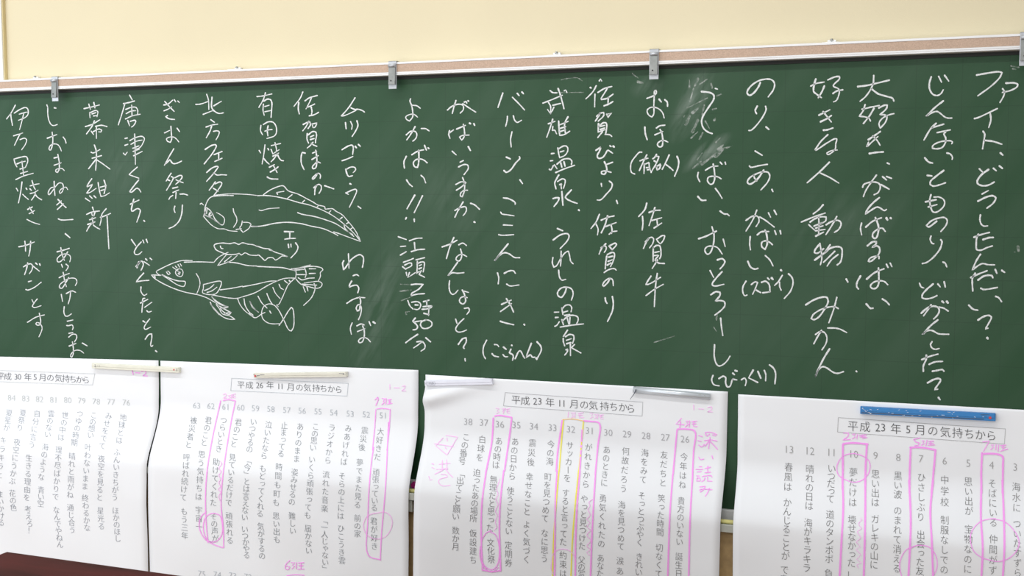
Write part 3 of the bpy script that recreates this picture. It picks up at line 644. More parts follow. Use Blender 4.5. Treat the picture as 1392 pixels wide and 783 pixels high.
980 100 990 85 1060 72 1130 78 1175 70 1215 85 1250 70 1300 82 1350 88 1392 105 / 980 100 1000 135 1050 160 1110 180 1190 178 1220 172 1240 185 1275 165 1320 185 1392 190 / 1040 100 1050 122 1065 125
@ 330 300
139 241 200 262 250 268 300 295 370 318 425 340 / 139 325 150 325 180 350 210 375 240 352 285 352 310 372 350 350 370 335 425 340 / 250 275 280 285
! chalk line drawing of a large long-jawed fish with eyelashes and striped fins
@ 150 320
440 335 520 295 600 260 680 238 775 238 / 700 253 840 250 980 255 / 440 335 435 345 450 365 480 378 / 388 375 430 375 475 380 / 388 375 430 415 560 485 700 535 830 562 900 585 950 610 990 635 / 490 372 560 405 640 430 708 438 708 460 695 482 640 470 560 420 495 378 / 420 380 428 405 412 388 / 530 345 550 370 567 360 550 340 540 338 / 650 315 620 335 620 365 650 388 675 385 688 350 675 322 650 315 / 635 335 655 345 640 362 652 370 660 350 645 340 / 590 300 620 322 / 615 290 632 308 / 640 275 655 300 / 660 268 675 290 / 812 360 840 410 848 460 835 510 818 550 / 880 465 1035 432 1050 440 1040 490 1000 550 960 560 900 555 872 540 880 500 880 465 / 890 522 940 500 980 465 / 915 540 960 525 1008 490 / 1040 515 1150 500 1250 480 / 960 562 1050 580 1120 592 1200 595 1250 581 / 960 580 990 610 1050 650 1115 680 1060 690 1000 640 / 980 255 1020 210 1080 175 1115 160 / 1015 285 1050 240 1100 180 / 1015 285 1080 265 1150 235 1200 190 / 1080 250 1145 195 / 1110 252 1200 262 1300 285 1392 290 / 1205 600 1225 650 1270 710 1340 765 / 1265 600 1275 660 1310 720 1350 755 / 1320 625 1350 680 1392 720
@ 150 395
945 110 970 160 1030 228 / 950 130 1010 200 1060 245 1120 270 1180 272 1130 240 1060 220 1030 170 1000 130 / 960 60 1000 105 1060 140 1115 152 1070 162 1020 140 / 1060 165 1145 210 1120 225 1070 200 1040 170 / 1080 215 1145 205
@ 330 300
139 432 250 438 380 445 450 462 470 465 500 475 / 0 625 130 600 260 572 330 570 / 0 720 120 680 250 605 380 550 430 543 500 543 / 460 455 500 475 505 500 500 543 / 470 455 540 445 640 418 / 480 460 560 445 640 432 700 435 750 450 757 465 735 490 735 525 715 570 / 500 468 590 460 / 515 510 605 510 / 585 445 600 500 590 540 / 630 455 690 455 / 630 500 688 498 / 525 540 560 560 620 545 678 542 / 500 548 550 600 610 620 700 640 740 625 750 595 720 575 650 580 580 590 / 560 600 700 610 / 572 625 592 675 / 605 620 617 665 / 675 595 685 630 670 690 640 740 575 802
@ 330 380
60 320 117 362 180 325 210 312 / 68 208 90 260 148 308 / 145 158 180 220 230 270 / 228 133 255 195 280 235 / 285 75 310 130 355 182 / 343 45 360 80 385 95 / 395 10 425 35 / 490 -10 430 50 410 90 370 180 340 235 318 240 338 258 / 440 10 450 20
! chalk line drawing of a small round fish with a triangular tail, under the large fish
@ 330 380
345 432 385 375 430 300 460 262 475 280 485 370 480 450 460 487 435 475 385 375 340 290 300 245 250 230 200 255 180 300 185 360 220 400 270 418 355 418 / 255 298 268 320
"""
def read_strokes(s): 
    out = []
    for st in s.split('/'):
        v = [float(q) for q in st.split()]
        if len(v) >= 4: out.append([(v[i], v[i + 1]) for i in range(0, len(v) - 1, 2)])
    return out
def ribbon_object(name, strokes, wpx, mapper, material, parent, jitter=.12, taper=.25):
    vs, fs = [], []
    for k, s in enumerate(strokes):
        ww = wpx(s) * random.uniform(.9, 1.12) if callable(wpx) else wpx
        n0 = len(vs); P = [np.array(p) for p in s]
        if np.linalg.norm(P[0] - P[-1]) < 3 and len(P) == 2: ww *= 1.25
        ribbon(s, ww, vs, fs, jitter, taper)
    W = mapper(np.array(vs))
    return obj(name, W, fs, material, parent)
layer = [0]
def map_board(p):
    layer[0] += 1
    return on_plane_y(p, -0.0004 - 0.00001 * (layer[0] % 20))
def chalk_w(s):
    x = sum(p[0] for p in s) / len(s)
    return (0.0033 + 0.0005 * x / 1392) * 453 * (x + 3486) / 3751
org = (0, 0); group = None; gname = None; DRAWN = {}
for ln in CHALK.strip().split('\n'):
    if ln[0] == '#':
        group = empty('chalk_writing', (0, 0, 0), board); group['label'] = ln[2:]; gname = 'chalk_character'; glabel = None
    elif ln[0] == '!':
        group = board; gname = 'chalk_drawing'; glabel = ln[2:]
    elif ln[0] == '@':
        org = tuple(float(q) for q in ln[1:].split())
    else:
        st = [[(org[0] + x / 6.96, org[1] + y / 6.96) for x, y in s] for s in read_strokes(ln)]
        if gname == 'chalk_character':
            o = ribbon_object(gname, st, chalk_w, map_board, M_chalk, group)
        else: DRAWN.setdefault(glabel, []).extend(st)
for lb, st in DRAWN.items():
    o = ribbon_object('chalk_drawing', st, lambda s: chalk_w(s) * .76, map_board, M_chalk, board); o['label'] = lb
for g in [o for o in board.children if o.name.startswith('chalk_writing')]:      # put each writing empty at its own strokes
    c = sum((Vector(v.co) for k in g.children for v in k.data.vertices), Vector()) / max(1, sum(len(k.data.vertices) for k in g.children))
    kids = list(g.children); g.matrix_world = Matrix.Translation(c)
    g.matrix_parent_inverse = Matrix.Translation(-Vector(board.location)); g.location = c
    for k in kids: k.matrix_parent_inverse = Matrix.Translation(-c)

SMEAR = """@ 920 90
9 200 120 170 190 / 7 120 200 120 130 / 7 160 210 125 330 / 5 220 170 290 120 / 8 325 165 335 205 / 5 100 395 290 300 / 10 150 440 200 400 / 11 85 545 125 470 / 13 150 620 200 510 / 6 135 680 200 620 / 7 215 690 245 630 / 6 260 370 230 500 / 8 380 280 420 265 / 8 355 510 370 490 / 6 270 520 310 590 / 5 370 720 410 680 / 6 410 780 440 745 / 5 65 480 75 465 / 6 340 410 375 400
@ 920 190
16 370 150 440 90 / 10 400 100 520 60 / 10 240 230 400 110 / 6 150 270 230 205 / 5 195 190 240 125 / 6 385 90 430 50 / 5 370 25 395 0
@ 530 300
4 100 600 180 605 / 6 95 668 200 655 / 4 110 755 215 715
@ 530 390
5 150 240 185 232 / 6 152 258 160 260
@ 920 360
7 378 460 376 520 / 4 350 590 375 630
@ 820 50
5 310 390 370 440 / 14 370 480 420 490
@ 1290 20
6 660 545 745 560 / 5 680 575 710 580
@ 1192 280
10 1335 385 1340 425 / 5 1300 435 1310 435
@ 730 100
4 230 60 300 45 380 40 430 70 / 4 230 180 440 178
@ 730 390
4 1110 525 1300 465"""
sm = []
for ln in SMEAR.split('\n'):
    if ln[0] == '@': org = tuple(float(q) for q in ln[1:].split()); sc_ = 7.83 if org[0] in (820.0, 1290.0) else 6.96; continue
    for s in ln.split('/'):
        v = [float(q) for q in s.split()]; sm.append((v[0] / 6.96 * 1.6, [(org[0] + v[i] / sc_, org[1] + v[i + 1] / sc_) for i in range(1, len(v) - 1, 2)]))
vs, fs = [], []
for ww, s in sm: ribbon(s, ww * 1.3, vs, fs, .3, .4)
o = obj('chalk_smear', on_plane_y(np.array(vs), -0.0003), fs, M_smear, board); o['label'] = 'faint rubbed out chalk smears and scratches'; o['kind'] = 'stuff'

# ---------------------------------------------------------------- hooks that slide on the top rail
def make_hook(px, py, label, wd=0.0235, tilt=0.0):
    x = bX(px, py, fy)
    ht = z + T
    root = tag(empty('rail_hook', (x, fy, ht)), label, 'clip', 'sliding metal paper clips on the top rail')
    bm = bmesh.new(); h = wd / 2
    add_box(bm, x - h, x + h, fy - .0030, fy - .0012, ht - .072, ht + .0025, .0005)
    bm_obj('back_plate', bm, M_steel2, root)
    bm = bmesh.new(); add_box(bm, x - h, x + h, fy - .003, 0.004, ht + .0012, ht + .0030, .0004); add_box(bm, x - h, x + h, .002, .004, ht - .004 + .0042, ht + .003, .0004)
    bm_obj('top_hook', bm, M_steel, root)
    bm = bmesh.new()
    Mr = Matrix.Translation((x, fy - .0070, ht - .038)) @ Matrix.Rotation(math.radians(-4), 4, 'X')
    add_box(bm, -h * .82, h * .82, -.0008, .0008, -.023, .024, .0004, Mr)
    add_box(bm, -h * .82, -h * .82 + .0012, 0, .0045, -.023, .022, 0, Mr)
    add_box(bm, h * .82 - .0012, h * .82, 0, .0045, -.023, .022, 0, Mr)
    lv = bm_obj('spring_lever', bm, M_steel, root)
    bm = bmesh.new(); bmesh.ops.create_cone(bm, cap_ends=True, segments=12, radius1=.0018, radius2=.0018, depth=.001)
    bmesh.ops.transform(bm, matrix=Matrix.Translation((x - .002, fy - .0096, ht - .0505)) @ Matrix.Rotation(math.pi / 2, 4, 'X'), verts=bm.verts)
    bm_obj('rivet_hole', bm, M_dark, lv)
    bm = bmesh.new(); bmesh.ops.create_cone(bm, cap_ends=True, segments=16, radius1=.0045, radius2=.0045, depth=wd * .84)
    bmesh.ops.transform(bm, matrix=Matrix.Translation((x, fy - .0065, ht - .0095)) @ Matrix.Rotation(math.pi / 2, 4, 'Y'), verts=bm.verts)
    bm_obj('roller', bm, M_steel2, root, True)
make_hook(75.0, 107, 'steel clip on the top rail near its left end, above the second handwriting column')
make_hook(534.0, 87, 'steel clip on the top rail, second from the left, above the gap before よかばい')
make_hook(889.5, 70, 'steel clip on the top rail above the handwriting おほ, third from the left')
make_hook(1394.5, 47, 'steel clip on the top rail cut off by the right edge of the picture')

# ---------------------------------------------------------------- paper sheets
ZK = ZT + 0.004                     # where the sheets bend over the edge of the tray
def sstep(t): t = np.clip(t, 0, 1); return t * t * (3 - 2 * t)
SHEETS = {  # corner pixels on the board: top left, top right
    1: dict(tl=(-130, 481.5), tr=(216.4, 489.8), h=0.80, ink=(.30, .32, .36), em=(9.7, 10.2, 10.8), rise=.17),
    2: dict(tl=(219.0, 490.2), tr=(569.5, 502.8), h=0.84, ink=(.26, .28, .30), em=(10.0, 10.2, 10.8), rise=.19),
    3: dict(tl=(579.2, 509), tr=(989.8, 532.0), h=0.86, ink=(.22, .22, .23), em=(10.7, 12.2, 12.2), rise=.17),
    4: dict(tl=(1003.8, 535.7), tr=(1432, 559), h=0.86, ink=(.20, .20, .20), em=(12.1, 14.2, 13.6), rise=.15)}
def paper_d(k, X, Z):
    s = SHEETS[k]; t = (ZK + s['rise'] - Z) / s['rise']
    q = 1 - t - .008 / s['rise']; q = 0.5 * (q + np.sqrt(q * q + 0.006)); t = np.clip(1 - q, 0, 1)
    d = 0.0035 + (0.0668 - 0.0035) * (0.45 * t * t + 0.55 * sstep(t))
    below = np.clip((ZK - Z) / 0.1, 0, 1)
    d = d + below * (0.0016 * np.sin(X * 11 + Z * 17 + k) + 0.0012 * np.sin(X * 23 - Z * 9 + 2 * k) + .001 + .001)
    mid = np.clip((s['z'] - 0.06 - Z) / 0.05, 0, 1) * (1 - below)
    d = d + mid * 0.0012 * (1 + np.sin(X * 17 + Z * 13 + 2 * k))
    if k == 3:                       # loose upper left corner bulges out under its magnet bar
        u = X - s['x0']; zc = s['z'] - 0.070 + 0.30 * u
        d = d + 0.0165 * np.exp(-(u / 0.13) ** 2) * np.exp(-((Z - zc) / 0.022) ** 2)
    return d
def map_paper(k, off=0.0009):
    def f(p):
        r = px_ray(p); y = np.full(len(r), -0.02)
        for _ in range(40):
            t = (y - CAM[1]) / r[:, 1]; Wp = CAM + r * t[:, None]
            y = 0.5 * y + 0.5 * (-paper_d(k, Wp[:, 0], Wp[:, 2]) - off)
        t = (y - CAM[1]) / r[:, 1]
        return CAM + r * t[:, None]
    return f
LBL = {1: 'white paper sheet headed 平成30年5月, leftmost, its lower edge behind the dark desk',
       2: 'white paper sheet headed 平成26年11月 with two pink boxed lines',
       3: 'white paper sheet headed 平成23年11月 with pink and yellow boxed lines, second from the right',
       4: 'white paper sheet headed 平成23年5月 under the blue magnet bar, rightmost'}
def make_sheet(k):
    s = SHEETS[k]; a = on_plane_y([s['tl'], s['tr']], 0)
    s['x0'], s['x1'] = a[0][0], a[1][0]; za, zb = a[0][2], a[1][2]; s['z'] = (za + zb) / 2
    lean = {1: (-.0095, -.0095), 2: (-.0125, -.0073), 3: (-.018, -.0074), 4: (.007, .007)}[k]
    NX, NZ = 40, 150; V = []; Fc = []
    for j in range(NZ + 1):
        v = j / NZ
        for i in range(NX + 1):
            u = i / NX
            Zp = (za + (zb - za) * u) * 1.0 - v * s['h']
            Xp = s['x0'] + (s['x1'] - s['x0']) * u + (lean[0] + (lean[1] - lean[0]) * u) * v
            V.append((Xp, -float(paper_d(k, np.array(Xp), np.array(Zp))), Zp))
    for j in range(NZ):
        for i in range(NX):
            q = j * (NX + 1) + i; Fc.append((q, q + NX + 1, q + NX + 2, q + 1))
    o = obj('paper_sheet', V, Fc, M_paper, None, True)
    so = o.modifiers.new('thickness', 'SOLIDIFY'); so.thickness = 0.0003; so.offset = -1
    tag(o, LBL[k], 'poster', 'printed paper sheets hung on the board')
    return o

# printed glyphs come from the built-in font and are laid on the paper's surface
_g = {}
_tcv = bpy.data.curves.new('glyph_source', 'FONT'); _to = bpy.data.objects.new('glyph_source', _tcv); COL.objects.link(_to)
_tcv.resolution_u = 2; _tcv.offset = -0.011
def glyph_raw(s):
    _tcv.body = s
    dg = bpy.context.evaluated_depsgraph_get(); dg.update()
    me = bpy.data.meshes.new_from_object(_to.evaluated_get(dg))
    n = len(me.vertices); co = np.empty(n * 3); me.vertices.foreach_get('co', co); co = co.reshape(-1, 3)[:, :2]
    fs = [tuple(p.vertices) for p in me.polygons]; bpy.data.meshes.remove(me)
    return co, fs
_ref, _ = glyph_raw('国'); EM = (_ref[:, 1].max() - _ref[:, 1].min()) / 0.93; RC = (_ref.max(0) + _ref.min(0)) / 2
def glyph(s):
    if s not in _g:
        co, fs = glyph_raw(s)
        if len(co) == 0: _g[s] = (co, fs)
        else:
            c = co - RC
            if ord(s[0]) < 128:
                c[:, 0] = co[:, 0] - (co[:, 0].max() + co[:, 0].min()) / 2
                c[:, 1] = co[:, 1] - (co[:, 1].max() + co[:, 1].min()) / 2
            c = c / EM
            if s in 'ー「」': c = np.stack([c[:, 1], -c[:, 0]], 1)
            if s in 'っょゃゅッ': c = c + np.array([.10, .10])
            _g[s] = (c, fs)
    return _g[s]
def text_object(name, items, em, k, material, parent, sx=1.0):
    V, Fc = [], []
    for x, y, s in items:
        c, fs = glyph(s)
        if len(c) == 0: continue
        sl = (y - 268.0) / (x + 3486.0)                              # run of the board's horizontals
        X_ = x + c[:, 0] * em * sx; Y_ = y - c[:, 1] * em + c[:, 0] * em * sl
        n0 = len(V); V += list(np.stack([X_, Y_], 1)); Fc += [tuple(n0 + i for i in f) for f in fs]
    if not V: return None
    return obj(name, map_paper(k)(np.array(V)), Fc, material, parent)

PRINT = """S 1
@ 0 485 4.971
C 5 130 平 52 133 成 107 135 3 131 135 0 188 137 年 237 137 5 288 140 月 340 142 の 395 145 気 445 148 持 492 152 ち 537 155 か 580 158 ら
X 9.8
B -60 90 640 115 625 190 -60 166
N 78 278 84 172 282 83 267 287 82 358 292 81 457 293 80 552 297 79 650 302 78 750 305 77 853 310 76
L 832 410 805 565 地球とは ; 790 645 775 951 ふんいきちがう ; 780 1041 795 1229 ほかのほし
L 733 400 690 603 みせをでて ; 685 690 672 951 夜空を見ると ; 678 1041 685 1146 星光る
L 633 395 612 530 この想い ; 595 612 573 876 叶わないまま ; 575 956 588 1156 終わるかな
L 540 385 502 580 つゆの時期 ; 487 672 473 933 晴れと雨がね ; 475 1019 488 1171 通じ合う
L 440 395 412 545 世の中は ; 397 630 375 946 理不尽ばかりで ; 380 1036 405 1269 なんでやねん
L 345 385 322 525 雲のない ; 305 610 278 813 海のような ; 277 901 275 993 青い空
L 250 385 215 595 自分に言う ; 195 685 180 951 生きる理由を ; 187 1031 207 1176 考えろ！
L 155 380 135 480 夏祭り ; 115 578 82 841 夜空にうかぶ ; 83 923 90 1019 花の色
L 62 380 45 480 夏星が ; 22 565 -5 800 キラキラと ; 0 931 8 1121 まいかける
M p 893 90 900 120 / 915 107 945 110 / 955 100 980 95 985 110 965 128 995 130
S 2
@ 240 485 4.971
C 435 190 平 492 192 成 548 193 2 573 193 6 632 192 年 690 200 1 712 200 1 772 205 月 830 207 の 883 210 気 943 213 持 993 215 ち 1045 218 か 1095 222 ら
X 9.8
B 372 145 1160 180 1152 265 365 228
N 135 330 63 232 333 62 328 338 61 433 343 60 533 348 59 637 353 58 745 360 57 848 365 56 955 370 55 1062 377 54 1172 385 53 1282 390 52 1392 396 51
N 170 1467 75 275 1472 74 378 1479 73 483 1487 72
L 115 430 80 595 被災者と ; 68 680 45 951 呼ばれ続けて ; 50 1046 55 1209 もう三年
L 215 430 185 580 君のこと ; 170 660 148 946 思う気持ちは ; 150 1036 152 1149 宇宙一
L 318 430 285 622 つらいとき ; 268 712 248 986 助けてくれた ; 250 1079 262 1229 その声が
L 417 443 385 590 君のこと ; 377 680 352 986 見ているだけで ; 353 1076 360 1241 頑張れる
L 520 440 492 625 いつやるの ; 482 700 460 1086 「今」とは言えない ; 460 1166 473 1341 いつかやる
L 622 460 590 670 泣いたなら ; 582 755 563 1061 もどってくれる ; 568 1146 577 1346 気がするの
L 728 465 705 655 止まってる ; 692 745 672 986 時間も町も ; 672 1076 677 1236 思い出も
L 835 472 810 690 ありのまま ; 798 781 778 981 姿みせるの ; 780 1076 785 1176 難しい
L 940 472 922 615 この思い ; 915 695 885 1071 いくら頑張っても ; 888 1161 893 1311 届かない
L 1050 480 1022 700 ラジオから ; 1010 796 1000 1026 流れた音楽 ; 998 1106 1005 1436 「一人じゃない」
L 1160 485 1130 710 みあげれば ; 1118 806 1108 1076 そらの上には ; 1110 1161 1117 1376 ひこうき雲
L 1272 498 1252 612 震災後 ; 1238 715 1222 1001 夢でまた見る ; 1222 1091 1222 1196 前の家
L 1378 506 1358 677 大好きだ ; 1348 781 1335 1021 頑張っている ; 1332 1111 1337 1281 君が好き
M p 297 298 290 330 240 560 205 780 195 951 200 1131 212 1256 / 315 295 350 290 397 297 370 430 315 780 300 1001 315 1151 318 1291 270 1276 225 1256
M p 250 1058 290 1071 308 1131 305 1201 270 1246 230 1251 195 1221 180 1151 195 1086 230 1061 260 1058 / 200 1046 165 1081 152 1141 170 1201 210 1246 260 1251
M q 295 706 305 726 285 751 300 776 285 801 297 826 285 851 297 876 283 896 297 916 285 941 292 971
M q 315 255 330 248 335 260 315 280 340 278 / 350 262 365 258 352 270 365 272 350 283 / 372 255 370 280 / 380 255 398 250 / 380 268 395 265 / 380 255 382 280 398 275
M p 765 1376 740 1401 735 1431 755 1439 765 1419 740 1413 / 775 1391 798 1391 782 1409 798 1413 780 1433 / 810 1391 808 1433 / 822 1393 860 1391 / 825 1411 855 1411 / 840 1393 840 1434 / 820 1436 862 1434 / 745 1479 800 1473 862 1476
@ 420 500 6.96
M p 625 303 650 278 655 295 632 355 / 690 290 720 292 700 318 715 325 690 347 / 730 290 725 345 / 745 305 778 298 / 750 322 772 318 / 762 302 762 340 / 742 342 785 335
M q 765 158 765 205 / 805 188 855 190 / 880 175 910 170 905 190 878 218 915 218
M p 632 395 620 580 600 780 / 643 388 700 383 768 393 760 560 737 780
@ 240 626 4.971
M p 1332 -90 1318 0 1300 200 1292 400 1295 640 1380 672
@ 370 470 2.5
M p 395 260 385 480 372 630 367 727
M q 348 570 385 566 405 585 406 615 385 648 350 657 320 640 310 610 322 580 350 568
S 3
@ 560 500 5.568
C 787 243 平 857 250 成 932 253 2 967 253 3 1045 262 年 1118 268 1 1150 270 1 1228 275 月 1303 280 の 1372 285 気
X 11
N 425 408 38 545 415 37 665 427 36 790 433 35 923 443 34 1063 453 33 1203 465 32
@ 760 510 5.8
C 358 245 持 430 250 ち 503 255 か 565 265 ら
N 237 438 31 388 453 30 535 465 29 685 478 28 838 490 27 992 505 26
@ 0 0 1
B 686.6 533.6 873.8 546.6 872.9 565.5 684.3 551.7
L 633.6 594.3 628.2 626.6 この番号 ; 626.7 643.7 619.3 702.1 「出てこと願い ; 619.3 721.3 619.3 743.2 数か月
L 655.5 597.5 652 622.1 白球を ; 648.2 642.7 643.5 704.8 迫ったあの場所 ; 643.1 724.9 643.1 761.4 仮設建ち
L 678 599.7 674 632 あの時は ; 671 651.9 665.9 717.6 無理だと思った ; 666.8 737.7 667.7 760.5 文化祭
L 700.1 600.6 696 647.3 あの日から ; 693.9 667.4 691.5 722.2 使うことない ; 691.1 741.4 691.1 765.1 定期券
L 723.8 602.4 721.6 628.4 震災後 ; 719.8 648.2 716.1 695.7 幸せなこと ; 715.8 713 715.6 760.5 よく気づく
L 748.9 604.2 747.3 627.5 今の海 ; 745 648.2 740.8 704.8 町を見つめて ; 740.4 724.9 739.9 759.6 なに思う
L 774.7 605.7 770.9 650 サッカーを ; 769.1 670.1 765.4 736.8 すると言ってた ; 765.4 755 765.4 779.7 約束は
L 800.2 608.3 796.1 658.3 がれきから ; 794.3 678.3 791 742.3 やっと見つけた ; 790.5 761.4 790.5 780.6 父の写
@ 760 645 5.675
L 367 -189 348 65 あのときに ; 338 185 325 535 勇気くれたの ; 320 645 315 765 あなた
L 514 -179 497 110 何故だろう ; 483 235 475 555 海を見つめて ; 470 668 468 745 涙あ
L 662 -166 648 40 海をみて ; 638 165 622 525 そっとつぶやく ; 618 635 613 755 きれい
L 810 -150 800 65 友だちと ; 790 185 778 445 笑った時間 ; 773 565 768 765 切なくて
L 964 -135 950 80 今年はね ; 942 205 928 520 貴方のいない ; 925 635 922 765 誕生日
M p 280 0 262 300 250 550 242 783 / 877 0 855 300 838 783 / 1030 0 1010 350 1000 783
M q 258 190 230 215 238 240 222 270 240 310 212 345 240 370 213 400 245 430 215 465 245 510 215 550 245 580 212 600 235 625
M p 1060 10 1080 12 / 1065 25 1060 50 1090 50 1085 28 1065 28 / 1105 15 1125 10 1170 8 1180 20 / 1125 25 1120 40 1100 55 / 1145 20 1145 50 1180 52 / 1085 95 1130 90 1110 120 1090 135 1085 115 1120 112 1180 118 / 1160 105 1145 140 1128 168
@ 560 500 5.568
M q 235 530 180 590 265 660 300 600 345 525 258 510 / 168 575 240 585 318 597 / 265 530 268 555 / 250 600 262 615
M q 150 725 165 730 / 150 752 168 762 / 205 730 290 722 / 230 700 228 780 / 262 695 265 770 / 185 768 275 765
M q 635 305 660 308 645 325 660 335 640 345 / 680 310 700 308 685 330 / 705 305 690 345 / 712 315 742 308 / 715 330 738 325 / 720 315 720 342 742 340
M p 628 365 660 360 755 375 740 500 700 780 / 615 380 605 550 562 780
M q 1185 335 1180 375 / 1205 340 1225 340 1212 358 1225 365 1205 380 / 1235 338 1232 378 / 1255 345 1298 340 / 1258 358 1290 358 / 1270 345 1268 378 1300 375
M p 1137 400 1122 500 1102 640 1092 780 / 1288 470 1270 780
M o 1140 392 1220 388 1298 402
M y 1146 400 1133 540 1114 780 / 1298 405 1285 550 1263 780
@ 560 640 5.476
M q 125 40 135 70 150 65 / 170 25 210 5 240 -15 / 245 -20 275 20 305 50 / 215 25 255 30 265 45 205 65 200 90 230 112 285 108
M p 552 0 520 250 515 480 525 740 / 683 0 660 200 650 400 655 600 660 745 / 530 740 600 750 660 742
M p 585 455 620 475 645 540 650 620 635 700 600 735 560 725 525 680 515 600 520 520 550 465 590 445 / 510 560 505 620 520 690 550 730 595 755 640 720
M q 655 60 645 90 630 140 640 170 625 215 640 250 620 300 635 330 620 380 630 420 615 440
M y 1094 0 1077 200 1054 500 1046 783 / 1240 0 1215 250 1195 500 1183 783
M p 1080 0 1068 200 1064 500 1062 783 / 1250 0 1230 250 1218 500 1215 783
M q 1050 770 1035 720 1040 690 1050 620 1090 588 1130 583 1180 600 1210 640 1222 700
@ 760 510 5.8
M q 243 300 268 302 255 318 268 328 245 340 / 280 310 300 308 285 325 298 328 280 342 / 308 308 302 345 / 318 315 350 312 / 318 328 345 328 / 330 315 328 345 352 343
M p 195 360 250 365 318 380 305 560 285 783
M p 965 340 920 385 985 390 / 958 365 950 415 / 1000 362 1020 360 1005 378 1020 382 995 408 / 1030 360 1025 408 / 1045 368 1085 362 / 1048 385 1080 383 / 1062 368 1060 405 1088 405
M p 930 432 918 560 898 783 / 935 425 1000 425 1070 442 1060 600 1052 783
M p 1100 475 1130 485 / 1092 515 1120 522 / 1100 550 1125 565 1145 545 / 1160 475 1150 450 1195 450 1245 470 / 1185 465 1165 480 / 1210 470 1235 480 / 1145 515 1200 510 1245 520 / 1190 490 1178 580 / 1180 520 1150 560 / 1190 520 1250 585 / 1100 645 1115 665 1140 660 / 1205 635 1212 660 / 1105 720 1125 722 / 1078 742 1135 742 / 1090 762 1120 760 / 1150 735 1195 725 / 1172 715 1172 760 / 1150 768 1195 765
M q 1060 235 1062 275 / 1100 265 1140 268 / 1170 255 1200 250 1205 265 1170 290 1210 290
S 4
@ 1000 530 5.8
C 925 287 平 1020 292 成 1120 297 2 1163 297 3 1263 308 年 1360 312 5
X 13.4
N 425 470 13 590 482 12 755 493 11 935 507 10 1103 518 9 1282 532 8
@ 1160 540 6
C 547 268 月 648 275 の 750 285 気 850 292 持 945 300 ち 1035 308 か 1125 315 ら
N 552 502 7 745 520 6 938 538 5 1127 553 4 1320 570 3
@ 0 0 1
B 1139.6 567.6 1366.7 583 1365.3 603.7 1138.4 587.2
@ 1000 648 5.8
L 418 -74 410 80 春風は ; 408 205 393 625 かんじることが ; 385 735 378 805 でき
L 585 -59 578 230 晴れの日は ; 572 365 560 720 海がキラキラ
L 757 -64 747 175 いつだって ; 745 300 737 650 道のタンポポ ; 733 765 733 765 負
L 928 -34 922 203 夢だけは ; 918 340 912 680 壊せなかった ; 905 780 905 780 し
L 1102 -19 1100 203 思い出は ; 1100 335 1090 695 ガレキの山に
L 1280 -5 1278 140 黒い波 ; 1278 268 1270 725 のまれて消える
@ 1160 653 6
L 555 -23 550 300 ひさしぶり ; 550 445 543 740 出会った友
L 745 -3 745 178 中学校 ; 745 325 740 730 制服なしでの
L 937 12 943 250 思い出が ; 940 400 932 725 宝物なのに
L 1132 27 1142 345 そばにいる ; 1142 480 1138 735 仲間がず
L 1328 55 1332 225 海水に ; 1335 355 1340 755 ついたすずら
M p 460 560 500 535 560 530 620 545 660 590 682 650 680 720 650 783 / 500 538 440 560 400 610 378 680 385 750 395 783
M p 1150 315 1230 335 1300 395 1345 470 1350 530 1320 590 1260 640 1180 662 1110 650 1040 625 985 580 960 520 958 440 985 385 1040 335 1110 315 1160 312
M P 455 0 468 350 450 780 / 650 0 628 250 640 500 650 780 / 1045 0 1040 300 1055 550 1045 780 / 1215 0 1228 300 1232 550 1220 780
@ 1000 530 5.8
M p 850 340 890 340 885 365 845 395 905 390 / 920 350 945 348 930 362 945 368 920 385 / 960 350 955 385 / 975 358 1030 355 / 980 370 1022 370 / 1000 355 998 382 1035 375
M P 845 430 845 600 843 783 / 850 425 920 418 1040 428 / 1035 430 1025 600 1022 783
M p 935 502 1000 520 1050 560 1060 610 1040 670 990 715 930 728 870 710 810 670 798 610 815 560 860 515 940 500
@ 1000 648 5.8
M P 842 0 848 250 835 500 820 783 / 1022 0 1022 250 1018 500 1010 783
M q 985 325 995 340 970 370 995 408 960 435 985 480 950 515 983 550 950 575 988 615 955 650 990 680 955 695 968 720
@ 1160 540 6
M p 490 345 545 330 / 495 345 510 365 535 370 530 390 500 393 / 560 355 580 355 565 370 580 375 555 390 / 600 350 592 395 / 612 360 655 358 / 615 375 650 375 / 632 358 630 390 / 610 392 662 388
M P 468 410 460 600 458 780 / 465 410 560 410 668 430 / 670 430 655 600 638 780
M p 1055 365 1110 358 1085 400 1062 440 / 1125 390 1145 388 1130 402 1145 408 1120 425 / 1165 385 1160 430 / 1185 388 1180 440 / 1200 395 1245 390 / 1210 410 1240 408 / 1222 395 1220 435 / 1200 440 1258 422
M P 1050 455 1043 620 1045 780 / 1060 462 1130 460 1190 468 1218 485 1220 560 1217 780
"""
INK_PINK = mat('pink_marker', (1.0, 0.37, 0.93), 0.7)
INK_PALE = mat('pale_pink_marker', (1.0, 0.52, 0.93), 0.7)
INK_YEL = mat('yellow_marker', (0.95, 0.86, 0.12), 0.7)
INK_ORA = mat('orange_marker', (0.98, 0.62, 0.22), 0.7)
k = 0; sheet = None; O = (0, 0, 1); title = []; ink = None
def flush_title():
    if sheet and title:
        text_object('title_text', title, SHEETS[k]['em'][1], k, ink_t, sheet); title.clear()
def T_(v): return (O[0] + v[0] / O[2], O[1] + v[1] / O[2])
